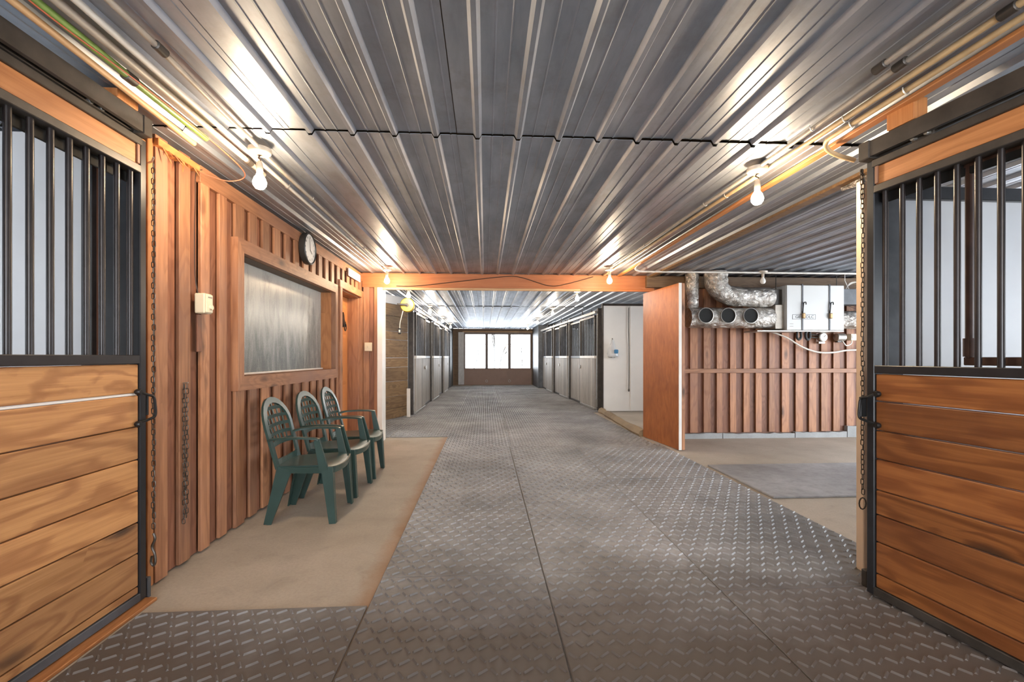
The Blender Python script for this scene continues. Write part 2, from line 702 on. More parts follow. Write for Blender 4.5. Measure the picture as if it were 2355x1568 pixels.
rows = [(-3.2, 2.56), (2.565, 6.79), (6.795, 11.3), (11.305, 15.8), (15.805, YE + 0.2)]
for ri, (y0, y1) in enumerate(rows):
    me = sheet(y1 - y0)
    for k in range(-5, 8):
        x0 = RIB0 + PW * k
        if x0 + PW < -5.2 or x0 > 7.5:
            continue
        jz = random.uniform(0, 0.002) + (0.0 if ri % 2 else 0.011 + random.uniform(-.003, .003))
        place('ceiling_sheet', me, (x0 + random.uniform(-.002, .002), y0, H + jz), ceil, rot=(random.uniform(-.0004, .0004), random.uniform(-.002, .002), random.uniform(-.0008, .0008)))


# ------------------------------------------------------------------ board-on-board siding
def siding(parent, ax, face, a0, a1, z0, z1, holes, n_sign, period=0.205, rw=0.108, matr='siding_wood_z', matb='siding_back_z', rec=0.028):
    """raised boards proud of back boards along axis ax (0: wall in XZ, 1: wall in YZ).
    face = plane of the raised faces, n_sign = direction of the room; holes = (a, b, za, zb)"""
    def pieces(a, b):
        segs = [(z0 + random.uniform(-0.006, 0.006), z1)]
        for (h0, h1, za, zb) in holes:
            if b > h0 + 0.005 and a < h1 - 0.005:
                new = []
                for (s0, s1) in segs:
                    if za - s0 > 0.03:
                        new.append((s0, min(s1, za)))
                    if s1 - zb > 0.03:
                        new.append((max(s0, zb), s1))
                segs = new
        return segs

    def put(name, a, b, d0, d1, mat):
        cuts = sorted({a, b} | {h for hh in holes for h in hh[:2] if a < h < b})
        for c0, c1 in zip(cuts[:-1], cuts[1:]):
            if c1 - c0 < 0.012:
                continue
            for (s0, s1) in pieces(c0, c1):
                if ax == 1:
                    bx(name, d0, d1, c0, c1, s0, s1, mat, parent)
                else:
                    bx(name, c0, c1, d0, d1, s0, s1, mat, parent)
    a = a0
    while a < a1 - 0.02:
        p = period * random.uniform(0.93, 1.07)
        w = rw * random.uniform(0.85, 1.18)
        b = min(a + w, a1)
        put('raised_board', a, b, face, face - n_sign * 0.022, matr)
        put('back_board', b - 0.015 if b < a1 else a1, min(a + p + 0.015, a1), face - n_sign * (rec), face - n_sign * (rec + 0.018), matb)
        a += p


# left wall (tack room): plain backing wall with openings + boards
WIN = (3.39, 5.62, 1.00, 2.115)      # outer edge of the window casing
DOR = (5.73, 6.74, 0.0, 2.20)
m = MB()
xb0, xb1 = WL - 0.30, WL - 0.046
m.box(xb0, xb1, 2.56, 3.47, 0, H)
m.box(xb0, xb1, 3.47, 5.54, 0, 1.09)
m.box(xb0, xb1, 3.47, 5.54, 2.03, H)
m.box(xb0, xb1, 5.54, 5.80, 0, H)
m.box(xb0, xb1, 5.80, 6.68, 2.10, H)
m.box(xb0, xb1, 6.68, 6.80, 0, H)
wall_left = mk('wall_left', m, 'siding_back_z', kind='structure', org=(0, 0, 0), fix=False)
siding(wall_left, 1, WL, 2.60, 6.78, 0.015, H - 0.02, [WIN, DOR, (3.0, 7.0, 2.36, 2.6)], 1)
# frieze board under the ceiling and corner pieces
bx('frieze_board', WL + 0.004, WL - 0.03, 2.985, 6.78, 2.355, 2.462, 'siding_wood_y', wall_left)
bx('jamb_board', WL - 0.004, WL - 0.045, 2.455, 2.535, 0.012, 2.40, 'fir_board_z', wall_left)
bx('corner_board', WL + 0.002, WL - 0.03, 2.54, 2.582, 0.012, 2.44, 'fir_board_z', wall_left)
bx('splintered_block', WL + 0.03, WL - 0.05, 2.58, 2.94, 2.40, 2.44, 'fir_board_y', wall_left)
for i in range(7):
    y = 2.62 + i * 0.045
    mk('splinter', MB().bar((WL + 0.02, y, 2.41), (WL + 0.035 + random.uniform(0, .02), y + random.uniform(-.04, .05), 2.32 + random.uniform(0, .06)), (.007, .004), (.002, .001)), 'fir_board_y', wall_left)

# window_1: casing, jambs, misted pane
window_1 = bx('window_1', WL - 0.15, WL - 0.145, 3.47, 5.54, 1.09, 2.03, 'misted_glass', bev=0, kind='structure')
cy0, cy1, cz0, cz1 = WIN
f0, f1 = WL + 0.022, WL - 0.03


def mitre(parent, name, poly, mat):
    mm = MB()
    vs = [(f0, y, z) for y, z in poly] + [(f1, y, z) for y, z in poly]
    mm.add(vs, [(0, 1, 2, 3), (7, 6, 5, 4), (0, 4, 5, 1), (1, 5, 6, 2), (2, 6, 7, 3), (3, 7, 4, 0)])
    return mk(name, mm, mat, parent)


iy0, iy1, iz0, iz1 = 3.475, 5.535, 1.105, 2.015
mitre(window_1, 'casing_top', [(cy0, cz1), (cy1, cz1), (iy1, iz1), (iy0, iz1)], 'siding_wood_y')
mitre(window_1, 'casing_bottom', [(cy0, cz0), (cy1, cz0), (iy1, iz0), (iy0, iz0)], 'siding_wood_y')
mitre(window_1, 'casing_side', [(cy0, cz0), (cy0, cz1), (iy0, iz1), (iy0, iz0)], 'siding_wood_z')
mitre(window_1, 'casing_side', [(cy1, cz0), (cy1, cz1), (iy1, iz1), (iy1, iz0)], 'siding_wood_z')
bx('jamb', WL - 0.03, WL - 0.16, 5.52, 5.54, 1.09, 2.03, 'fir_board_z', window_1)
bx('jamb', WL - 0.03, WL - 0.16, 3.47, 3.49, 1.09, 2.03, 'fir_board_z', window_1)
bx('head_jamb', WL - 0.03, WL - 0.16, 3.49, 5.52, 2.01, 2.03, 'dark_beam', window_1)
bx('sill', WL + 0.0, WL - 0.16, 3.49, 5.52, 1.085, 1.105, 'siding_wood_y', window_1)
bx('glazing_bead', WL - 0.12, WL - 0.146, 3.49, 3.505, 1.105, 2.01, 'white_paint', window_1)
bx('glazing_bead', WL - 0.12, WL - 0.146, 3.49, 5.52, 1.105, 1.12, 'white_paint', window_1)

# door_1: orange six-panel door, deep jambs, casing
door_1 = bx('door_1', WL - 0.175, WL - 0.215, 5.82, 6.66, 0.012, 2.085, 'orange_paint', bev=0.002, kind='structure')
for (ya, yb) in ((5.90, 6.20), (6.28, 6.58)):
    for (za, zb) in ((0.16, 0.74), (0.86, 1.56), (1.68, 1.97)):
        mm = MB()
        x = WL - 0.175
        mm.add([(x, ya, za), (x, yb, za), (x, yb, zb), (x, ya, zb), (x + .014, ya + .045, za + .045), (x + .014, yb - .045, za + .045), (x + .014, yb - .045, zb - .045), (x + .014, ya + .045, zb - .045)],
               [(4, 5, 6, 7), (0, 1, 5, 4), (1, 2, 6, 5), (2, 3, 7, 6), (3, 0, 4, 7), (3, 2, 1, 0)])
        mk('panel', mm, 'orange_paint', door_1)
bx('jamb', WL - 0.02, WL - 0.25, 6.66, 6.69, 0.005, 2.12, 'siding_wood_z', door_1)
bx('jamb', WL - 0.02, WL - 0.25, 5.79, 5.82, 0.005, 2.12, 'siding_wood_z', door_1)
bx('head_jamb', WL - 0.02, WL - 0.25, 5.79, 6.69, 2.09, 2.12, 'siding_wood_y', door_1)
bx('casing', f0, f1, 5.715, 5.80, 0.01, 2.19, 'siding_wood_z', door_1)
bx('casing', f0, f1, 6.68, 6.765, 0.01, 2.19, 'siding_wood_z', door_1)
bx('casing_head', f0 + .002, f1, 5.70, 6.775, 2.105, 2.20, 'siding_wood_y', door_1)
# horse-head knocker
kn = MB()
hp = [(0.0, 0.0), (0.05, -0.02), (0.075, 0.02), (0.06, 0.05), (0.03, 0.055), (0.012, 0.085), (0.0, 0.14), (-0.02, 0.155), (-0.035, 0.175), (-0.05, 0.15), (-0.065, 0.09), (-0.06, 0.03), (-0.045, -0.03)]
kn.prism([(6.36 + a, 1.68 + b) for a, b in hp], WL - 0.172, WL - 0.125, 0)
t = thing('door_knocker', 'black horse head knocker with a ring on the orange door', 'knocker')
mk('horse_head', kn, 'latch_iron', t)
ring = [(WL - 0.12, 6.38 + .04 * math.cos(a), 1.655 + .05 * math.sin(a)) for a in [2 * PI * i / 14 for i in range(14)]]
mk('ring', MB().tube(ring, 0.007, 6, True, up=(1, 0, 0)), 'latch_iron', t, True)
t.location = (0, 0, 0)

# ------------------------------------------------------------------ cross wall, header, jamb trims
wall_front = MB()
wall_front.box(-5.2, -1.52, YB, YB + 0.16, 0, H)
wall_front.box(-1.52, 2.60, YB, YB + 0.16, 2.27, H)
wall_front.box(2.60, 2.86, YB + .02, YB + 0.16, 0, H)
wall_front.box(2.86, 7.6, YB + 0.03, YB + 0.16, 0.0, H)
wall_front = mk('wall_back', wall_front, 'siding_back_z', kind='structure', org=(0, 0, 0), fix=False)
bx('header_board', -1.80, 2.56, YB, YB - 0.03, 2.265, 2.475, 'header_ply', wall_front)
bx('header_return', -1.52, 2.58, YB - 0.002, YB + 0.15, 2.255, 2.275, 'siding_wood_x', wall_front)
siding(wall_front, 0, YB - 0.03, -1.78, -1.55, 0.01, 2.27, [], -1, period=0.15, rw=0.08)
tr1 = bx('trim_1', -1.575, -1.50, YB - 0.052, YB + 0.17, 0.004, 2.262, 'white_paint', kind='structure')
tr2 = bx('trim_2', -1.50, 1.42, YB - 0.058, YB - 0.02, 2.228, 2.262, 'pale_timber_x', kind='structure')
tr3 = bx('trim_3', 1.42, 2.56, YB - 0.052, YB - 0.02, 2.232, 2.262, 'header_ply', kind='structure')
tr4 = bx('trim_4', 2.60, 2.64, YB - 0.02, YB + 0.17, 0.004, 2.262, 'pale_timber_z', kind='structure')
# bay wall
siding(wall_front, 0, YB - 0.01, 2.72, 6.9, 0.085, 2.30, [], -1, period=0.207, rw=0.102, rec=0.03)
bx('horizontal_rail', 2.72, 6.9, YB - 0.012, YB - 0.037, 1.00, 1.065, 'siding_wood_x', wall_front)
bx('dark_wall_beam', 2.42, 7.4, YB - 0.10, YB, 2.29, 2.46, 'dark_beam', wall_front)
kx = 2.72
for w, hh in ((0.9, .078), (1.15, .072), (0.84, .082), (1.5, .175)):
    mm = MB()
    n = 14
    top = [(kx + 0.006 + (w - .012) * i / n, hh + random.uniform(-.008, .008)) for i in range(n + 1)]
    mm.prism([(kx + .006, 0.0)] + [(kx + w - .006, 0.0)] + top[::-1], YB - 0.05, YB + 0.02, 1)
    mk('kerb_block', mm, 'kerb_concrete', wall_front)
    kx += w

# cable draped along the header
pts = [(-1.30, YB - .04, 2.285), (-1.0, YB - .036, 2.29), (-.4, YB - .036, 2.36), (.3, YB - .036, 2.44), (.55, YB - .036, 2.425), (.95, YB - .037, 2.31), (1.2, YB - .037, 2.335), (1.62, YB - .04, 2.45)]
tag(mk('draped_cable', MB().tube(curve(pts), 0.006, 6), 'wire_dark', smooth=True), 'thin dark cable draped across the orange header', 'cable')

# ------------------------------------------------------------------ swing door at the right of the opening
t = thing('swing_door', 'tall orange board door with white edge standing ajar by the opening', 'door', (2.455, YB + 0.13, 0.012), math.atan2(-1.04, 0.115))
bx('board_face', 0.0, 1.045, -0.012, 0.0, 0.0, 2.215, 'swing_door_board', t)
bx('edge_trim', 1.045, 1.053, -0.014, 0.028, 0.0, 2.215, 'white_paint', t)
bx('edge_trim', 1.02, 1.043, 0.001, 0.03, 0.0, 2.215, 'white_paint', t)
bx('stile', 0.925, 1.051, 0.031, 0.075, 0.0, 2.215, 'siding_wood_z', t)
bx('stile', 0.0, 0.10, 0.001, 0.05, 0.0, 2.215, 'siding_wood_z', t)
bx('rail', 0.10, 0.925, 0.001, 0.04, 0.05, 0.17, 'siding_wood_x', t)
bx('rail', 0.10, 0.925, 0.001, 0.04, 1.05, 1.17, 'siding_wood_x', t)
bx('rail', 0.10, 0.925, 0.001, 0.04, 2.10, 2.22, 'siding_wood_x', t)
mk('drop_bolt', MB().tube([(0.985, 0.085, 0.0), (0.985, 0.085, 0.30)], 0.007, 8), 'worn_steel', t, True)

# ------------------------------------------------------------------ rubber mats
MT = 0.014


def mat_meshes(w, l):
    m = MB().box(0, w, 0, l, 0, MT - 0.003, 0.004)
    base = m.mesh('rubber_mat', fix=False)
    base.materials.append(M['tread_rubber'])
    dx, dy, ww, hh = 0.046, 0.076, 0.0058, 0.0075
    nx, ny = round((w - 0.004) / dx), round((l - 0.004) / dy)
    dx, dy = (w - 0.004) / nx, (l - 0.004) / ny
    ox, oy = (w - nx * dx) / 2 + dx / 2, (l - ny * dy) / 2 + dy / 2
    tb = MB()
    for i in range(nx):
        for j in range(ny):
            a, L = (math.radians(38), 0.050) if (i + j) % 2 else (math.radians(-56), 0.044)
            cx, cy = ox + i * dx, oy + j * dy
            ux, uy = math.cos(a) * L / 2, math.sin(a) * L / 2
            vx, vy = -math.sin(a) * ww, math.cos(a) * ww
            z = MT - 0.0032
            tb.add([(cx - ux - vx, cy - uy - vy, z), (cx + ux - vx, cy + uy - vy, z), (cx + ux + vx, cy + uy + vy, z), (cx - ux + vx, cy - uy + vy, z),
                    (cx - ux * .86, cy - uy * .86, z + hh), (cx + ux * .86, cy + uy * .86, z + hh)],
                   [(0, 1, 5, 4), (1, 2, 5), (2, 3, 4, 5), (3, 0, 4)])
    tr = tb.mesh('tread', fix=False)
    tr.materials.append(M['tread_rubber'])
    return base, tr


MC = {}
ROWW = ['nearest', 'second', 'third', 'fourth', 'fifth', 'sixth', 'seventh', 'eighth', 'ninth', 'tenth', 'eleventh', 'twelfth', 'thirteenth', 'fourteenth', 'fifteenth', 'sixteenth', 'seventeenth']


def mat(x, y, w, l, label, group):
    key = (round(w, 3), round(l, 3))
    if key not in MC:
        MC[key] = mat_meshes(w, l)
    b, tr = MC[key]
    o = place('rubber_mat', b, (x + random.uniform(-.0006, .0006), y + random.uniform(-.0006, .0006), 0.0005), None, rot=(0, 0, random.uniform(-.0005, .0005)))
    tag(o, label, 'mat', group)
    c = place('tread', tr, OFF[o], o)
    c['kind'] = 'stuff'
    return o


def mat_column(x, w, y0, l, n, phrase, group, first=0):
    for i in range(n):
        mat(x, y0 + i * (l + 0.003), w - 0.0045, l, '%s rubber mat of the %s, counted from the camera' % (ROWW[i + first], phrase), group)


G1 = 'rubber tread mats of the aisle floor'
mat_column(-0.58, 0.915, 0.15, 1.218, 5, 'left centre column before the header', G1)
mat_column(0.335, 0.915, 0.15, 1.218, 5, 'right centre column before the header', G1)
mat_column(1.25, 1.225, 0.16, 1.09, 4, 'right edge column before the header', G1)
mat(1.25, 4.545, 1.22, 1.83, 'long dusty rubber mat beside the foot of the orange swing door', G1)
mat_column(-1.66, 1.079, 1.09, 1.218, 1, 'left edge, by the plank stall door', G1)
G2 = 'rubber tread mats of the far stall aisle'
mat_column(-0.58, 0.9475, 6.265, 1.218, 11, 'left centre column of the far aisle', G2)
mat_column(0.3665, 0.9595, 6.265, 1.218, 11, 'right centre column of the far aisle', G2)
for i in range(10):
    xe = -1.47 if i < 2 else -1.60
    mat(xe, 7.12 + i * 1.222, -0.5815 - xe, 1.2195, '%s rubber mat of the left edge column of the far aisle, counted from the camera' % ROWW[i], G2)
for i in range(11):
    xe = 2.39 if i < 3 else (2.60 if i < 9 else 2.09)
    mat(1.325, 6.39 + i * 1.222, xe - 1.325, 1.2195, '%s rubber mat of the right edge column of the far aisle, counted from the camera' % ROWW[i], G2)
mat(-2.36, 8.342, 0.88, 1.218, 'rubber mat tucked under the foot of the brown plank end wall', G2)
mat(-2.36, 7.12, 0.88, 1.218, 'rubber mat in the corner before the brown plank end wall', G2)
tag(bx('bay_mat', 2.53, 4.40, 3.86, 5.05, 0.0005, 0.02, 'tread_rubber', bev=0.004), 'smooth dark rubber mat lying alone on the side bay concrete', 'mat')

# ------------------------------------------------------------------ far end: overhead door with three lights
wall_far = MB()
wall_far.box(-5.2, -0.935, YE, YE + 0.15, 0, H)
wall_far.box(2.055, 7.6, YE, YE + 0.15, 0, H)
wall_far.box(-0.935, 2.055, YE, YE + 0.15, 2.36, H)
wall_far = mk('wall_far', wall_far, 'dark_beam', kind='structure', org=(0, 0, 0), fix=False)
bx('head_trim', -1.0, 2.12, YE - 0.03, YE, 2.33, 2.37, 'pale_timber_x', wall_far)
bx('side_trim', -1.43, -1.39, YE - 0.03, YE, 0.0, 2.40, 'pale_timber_z', wall_far)
door_2 = thing('door_2', 'x', 'x')
for k in ('label', 'category'):
    del door_2[k]
door_2['kind'] = 'structure'
bx('lower_panel', -0.933, 2.053, YE + 0.03, YE + 0.07, 0.0, 0.70, 'overhead_brown', door_2)
bx('top_rail', -0.933, 2.053, YE + 0.02, YE + 0.07, 2.235, 2.36, 'mullion_brown', door_2)
bx('sill_rail', -0.90, 2.03, YE + 0.015, YE + 0.07, 0.685, 0.735, 'overhead_brown', door_2)
for xc, w in ((-0.91, .06), (0.06, .12), (1.075, .12), (2.03, .06)):
    bx('mullion', xc - w / 2, xc + w / 2, YE + 0.015, YE + 0.07, 0.70, 2.26, 'mullion_brown', door_2)
for xa, xb in ((-0.88, 0.0), (0.12, 1.015), (1.135, 2.0)):
    bx('pane', xa, xb, YE + 0.045, YE + 0.05, 0.73, 2.24, 'clear_glass', door_2, bev=0)
for xc in (0.06, 1.075):
    mk('handle', MB().tube([(xc + .05 * math.cos(a), YE + .02, .17 + .05 * math.sin(a)) for a in [2 * PI * i / 12 for i in range(12)]], .009, 6, True, up=(0, 1, 0)), 'zinc', door_2, True)
for i in range(4):
    x = -1.18 + i * 0.062
    mm = MB().prism([(x, YE - 0.06), (x + .055, YE - 0.045), (x + .055, YE - .04), (x, YE - .055)], 0.02, 2.33, 2)
    tag(mk('strip_curtain', mm, 'pvc_strip'), '%s grey plastic strip of the four hanging left of the glazed overhead door' % ('leftmost', 'second', 'third', 'rightmost')[i], 'curtain', 'hanging plastic strips at the far door')

# bare bushes and trees outside in the snow


def shrub(x, y, h, seed, label, lean=0.0, spread=0.5, depth=4):
    r = random.Random(seed)
    mm = MB()

    def grow(p, d, L, rad, k):
        q = p + d * L
        mm.tube([p, (p + q) / 2 + Vector((r.uniform(-.04, .04) * L,) * 3), q], rad, 5, scale=[1, .85, .7])
        if k == 0:
            return
        for i in range(r.choice((2, 3))):
            nd = (d + Vector((r.uniform(-1, 1), r.uniform(-1, 1), r.uniform(-.2, .7))) * spread).normalized()
            grow(p + d * L * r.uniform(.55, 1.0), nd, L * r.uniform(.6, .8), rad * .6, k - 1)
    grow(Vector((x, y, -0.06)), Vector((lean, 0, 1)).normalized(), h * .38, h * .013, depth)
    tag(mk('bare_bush', mm, 'bark', base=True, smooth=True, fix=False), label, 'bush', 'bare bushes outside the far door')


shrub(-0.9, 29, 3.2, 3, 'bare snowy bush seen through the left pane of the far door', .35)
shrub(0.75, 27, 3.4, 5, 'bare forked bush seen through the middle pane of the far door', .15)
shrub(2.6, 31, 2.6, 8, 'bare low bush seen through the right pane of the far door', -.1)
shrub(0.9, 44, 7.5, 11, 'tall bare tree behind the middle pane of the far door', .0, .45)

# ------------------------------------------------------------------ far aisle: stall fronts
wl2 = MB()
for (ya, yb) in ((6.96, 7.6), (9.6, 10.4), (12.2, 13.4), (15.2, 16.2), (18.0, YE)):
    wl2.box(-4.9, -4.8, ya, yb, 0, H)
for (ya, yb) in ((7.6, 9.6), (10.4, 12.2), (13.4, 15.2), (16.2, 18.0)):
    wl2.box(-4.9, -4.8, ya, yb, 0, 1.2)
    wl2.box(-4.9, -4.8, ya, yb, 2.1, H)
wl2.box(-4.9, -4.8, 2.7, 6.8, 0, H)
for (ya, yb, za, zb) in ((-3.2, -0.2, 0, H), (-0.2, 0.35, 0, 1.25), (-0.2, 0.35, 1.9, H), (0.35, 2.7, 0, H)):
    wl2.box(-4.9, -4.8, ya, yb, za, zb)
mk('wall_outer', wl2, 'white_panel', kind='structure', org=(0, 0, 0), fix=False)
wr2 = MB()
for (ya, yb) in ((6.96, 7.6), (9.4, 11.6), (13.0, 14.2), (15.4, 16.4), (17.6, YE)):
    wr2.box(6.3, 6.4, ya, yb, 0, H)
for (ya, yb) in ((7.6, 9.4), (11.6, 13.0), (14.2, 15.4), (16.4, 17.6)):
    wr2.box(6.3, 6.4, ya, yb, 0, 1.0)
    wr2.box(6.3, 6.4, ya, yb, 2.2, H)
mk('wall_right', wr2, 'white_panel', kind='structure', org=(0, 0, 0), fix=False)


def stall_front(loc, rz, L, s, label, door_first=True):
    """local x runs down the aisle, s*y points into the aisle"""
    t = thing('stall_front', label, 'stall', loc, rz, 'stall fronts of the far aisle')
    bx('post', 0.0, 0.11, -0.055, 0.055, 0.0185, 2.36, 'worn_steel', t, .006)
    bx('post_strip', 0.03, 0.06, s * 0.056, s * 0.066, 0.1, 2.2, 'zinc', t, .002)
    half = 0.11 + (L - 0.11) * 0.5
    for di, (a, b, y) in enumerate(((0.13, half, s * 0.075), (half + .01, L - 0.01, 0.0))):
        # lower planks
        n = 7
        for i in range(n):
            xa, xb = a + (b - a) * i / n, a + (b - a) * (i + 1) / n
            bx('plank', xa + .004, xb - .004, y - 0.018, y + 0.018, 0.07, 1.21, 'grey_plank', t, .004)
        bx('bottom_rail', a, b, y - 0.025, y + 0.025, 0.0185, 0.068, 'zinc' if di == 0 else 'worn_steel', t)
        bx('middle_rail', a, b, y - 0.028, y + 0.028, 1.212, 1.27, 'white_paint' if di == 0 else 'worn_steel', t)
        bx('top_rail', a, b, y - 0.028, y + 0.028, 2.16, 2.21, 'worn_steel', t)
        bx('frame_side', a, a + .035, y - 0.026, y + 0.026, 1.272, 2.158, 'worn_steel', t)
        bx('frame_side', b - .035, b, y - 0.026, y + 0.026, 1.272, 2.158, 'worn_steel', t)
        nb = 9
        for i in range(nb):
            x = a + .035 + (b - a - .07) * (i + 1) / (nb + 1)
            mk('bar', MB().tube([(x, y, 1.265), (x, y, 2.165)], 0.013, 6), 'bar_steel' if i % 2 else 'grey_post', t, True, fix=False)
    bx('track', 0.05, L + .3 if False else L - .02, s * 0.06, s * 0.11, 2.24, 2.30, 'zinc', t)
    for x in (0.4, half - .25):
        bx('hanger', x, x + .04, s * 0.065, s * 0.10, 2.19, 2.25, 'worn_steel', t)
        mk('roller', MB().lathe([(.03, -.012), (.03, .012)], (x + .02, s * .085, 2.315), 1, 12), 'worn_steel', t, True)
    bx('latch', half - .09, half - .02, s * .10, s * .125, 0.95, 1.03, 'zinc', t)
    bx('door_hook', half + .3, half + .33, s * .02, s * .035, 1.30, 1.42, 'latch_iron', t)
    mk('rod', MB().tube([(half, s * .03, 2.21), (half, s * .03, 2.47)], .012, 6), 'worn_steel', t, True)
    return t


ORD = ['nearest', 'second', 'third', 'farthest']


def front_line(p0, p1, cuts, s, side):
    a = math.atan2(p1[1] - p0[1], p1[0] - p0[0])
    d = Vector((math.cos(a), math.sin(a), 0))
    for i in range(len(cuts) - 1):
        o = Vector((p0[0], p0[1], 0)) + d * cuts[i]
        stall_front(o, a, cuts[i + 1] - cuts[i], s, '%s grey plank and bar stall front on the %s of the far aisle' % (ORD[i] if i < len(cuts) - 2 else 'farthest', side))
    o = Vector((p0[0], p0[1], 0)) + d * cuts[-1]
    return o, a


eL, aL = front_line((-1.58, 9.75), (-1.42, 19.6), [0, 2.9, 5.75, 8.3], -1, 'left')
eR, aR = front_line((2.62, 10.25), (2.28, 17.9), [0, 2.85, 5.2, 7.6], 1, 'right')
# closing pieces past the last stalls
bx('wall_stub', -1.75, -1.40, 18.35, YE, 0, H, 'grey_post', kind='structure', bev=0)
bx('wall_stub', 2.10, 2.50, 17.95, YE, 0, H, 'grey_post', kind='structure', bev=0)
# partitions between far stalls
for y in (12.7, 15.55, 18.1):
    bx('wall_partition', -4.8, -1.72, y, y + .06, 0, 2.2, 'white_panel', kind='structure', bev=0)
for y in (13.2, 15.55, 17.95):
    bx('wall_partition', 2.72, 6.3, y, y + .06, 0, 2.2, 'white_panel', kind='structure', bev=0)
# strips above the fronts and white end wall on the right
wrr = bx('wall_white', 2.66, 6.3, 10.16, 10.24, 0.02, 2.40, 'cream_panel', bev=0, kind='structure')
bx('seam_strip', 3.28, 3.295, 10.15, 10.16, 0.03, 2.39, 'white_paint', wrr)
bx('edge_strip', 2.64, 2.665, 10.13, 10.25, 0.02, 2.42, 'worn_steel', wrr)
bx('top_strip', 2.64, 6.3, 10.13, 10.25, 2.40, 2.45, 'worn_steel', wrr)
# dirt-caked kerb at the edge of the mats
mm = MB()
path = curve([(2.60, 10.05, .03), (2.55, 9.0, .035), (2.50, 8.0, .03), (2.47, 7.0, .035)], 6)
rr = random.Random(2)
mm.tube(path, 0.075, 8, scale=[rr.uniform(.8, 1.15) for _ in path])
tag(mk('dirt_kerb', mm, 'dirt_kerb', smooth=True), 'low dirt-caked kerb between the mats and the white wall corner', 'kerb')
# plank end wall on the left
wp = thing('wall_plank_end', 'x', 'x', (-1.64, 9.68, 0), math.atan2(-1.15, -0.50))
for k in ('label', 'category'):
    del wp[k]
wp['kind'] = 'structure'
z = 0.02
for hgt in (0.20, 0.24, 0.30, 0.28, 0.19, 0.36, 0.17, 0.30, 0.24):
    bx('plank', 0.0, 1.9, -0.02, 0.02, z, z + hgt - .006, 'barn_plank', wp, .004)
    z += hgt
bx('white_band', 0.0, 1.9, -0.02, 0.02, z, 2.47, 'white_panel', wp)
o = bx('white_offcut', -1.60, -1.53, 9.40, 9.42, 0.016, 0.60, 'white_paint', None)
tag(o, 'narrow white board leaning at the end of the brown plank wall', 'board')

# cord reel with cord and outlet on the plank wall
t = thing('cord_reel', 'round yellow cord reel with a hanging lead on the plank wall', 'reel', (-1.42, 8.42, 2.19))
mk('housing', MB().lathe([(.115, -.05), (.13, -.03), (.13, .03), (.115, .05)], (0, 0, 0), 1, 24), 'reel_yellow', t, True)
mk('hub', MB().lathe([(.035, -.07), (.035, -.05)], (0, 0, 0), 1, 14), 'worn_steel', t, True)
bx('bracket', -.17, .01, -.09, -.055, -.012, .024, 'worn_steel', t)
bx('hanger', -.02, .02, -.02, .02, .12, .30, 'worn_steel', t)
mk('lead', MB().tube(curve([(-.07, -.03, -.09), (-.10, -.02, -.2), (-.135, .0, -.33), (-.14, .0, -.42)]), .008, 6), 'wire_white', t, True)
bx('outlet', -.165, -.115, -.02, .02, -.53, -.42, 'ink', t, .006)
bx('socket_face', -.155, -.125, -.026, -.02, -.50, -.45, 'white_paint', t)

# plastic bag and rope on the white wall
t = thing('plastic_bag', 'clear plastic bag with a blue pack hanging on the white wall', 'bag', (2.86, 10.10, 1.28))
mm = MB()
prof = [(.02, .36), (.035, .30), (.06, .22), (.10, .12), (.125, .03), (.12, -.02), (.06, -.05)]
mm.lathe(prof, (0, 0, 0), 2, 12)
for i, v in enumerate(mm.v):
    mm.v[i] = (v[0] * (1 + .12 * math.sin(i * 1.7)), v[1] * .4, v[2] + .012 * math.sin(i * 2.3))
mk('bag_body', mm, 'clear_bag', t, True)
mk('blue_pack', MB().box(.02, .115, -.075, -.045, .04, .13, .02), 'blue_plastic', t)
mk('hook', MB().tube([(0, .05, .38), (0, -.01, .38), (0, -.01, .35)], .006, 6), 'worn_steel', t)
mm = MB().tube(curve([(3.245, 10.145, 2.36), (3.24, 10.14, 1.9), (3.25, 10.143, 1.2), (3.245, 10.14, .52)]), .008, 6)
t = thing('hanging_rope', 'thin dark rope hanging down the white wall seam', 'rope')
mk('strand', mm, 'worn_steel', t, True)
mk('snap_hook', MB().lathe([(.012, -.06), (.02, -.03), (.012, 0)], (3.245, 10.138, .52), 2, 8), 'worn_steel', t, True)

# ------------------------------------------------------------------ near stalls
wp2 = bx('wall_stall_left', -4.8, -2.02, 2.60, 2.68, 0.0, 2.46, 'white_panel', bev=0, kind='structure')
bx('corner_post', -2.02, -1.87, 2.50, 2.60, 0.0, 2.46, 'black_steel', wp2)
bx('corner_angle', -2.13, -2.075, 2.53, 2.598, 0.0, 2.46, 'grey_post', wp2)
wp3 = bx('wall_stall_right', 2.40, 6.3, 2.54, 2.62, 0.0, 2.17, 'white_panel', bev=0, kind='structure')
bx('cap_board', 2.24, 6.3, 2.51, 2.63, 2.17, 2.245, 'black_steel', wp3)
bx('corner_post', 2.215, 2.275, 2.44, 2.54, 0.0, 2.24, 'dark_beam', wp3)
bx('corner_angle', 2.29, 2.39, 2.47, 2.54, 0.0, 2.24, 'grey_post', wp3)
# right outer wall of the near right stall, with a window
w3 = MB()
w3.box(6.2, 6.3, -3.2, -0.4, 0, H)
w3.box(6.2, 6.3, -0.4, 1.0, 0, 1.1)
w3.box(6.2, 6.3, -0.4, 1.0, 2.1, H)
w3.box(6.2, 6.3, 1.0, 2.62, 0, H)
mk('wall_outer_right', w3, 'white_panel', kind='structure', org=(0, 0, 0), fix=False)


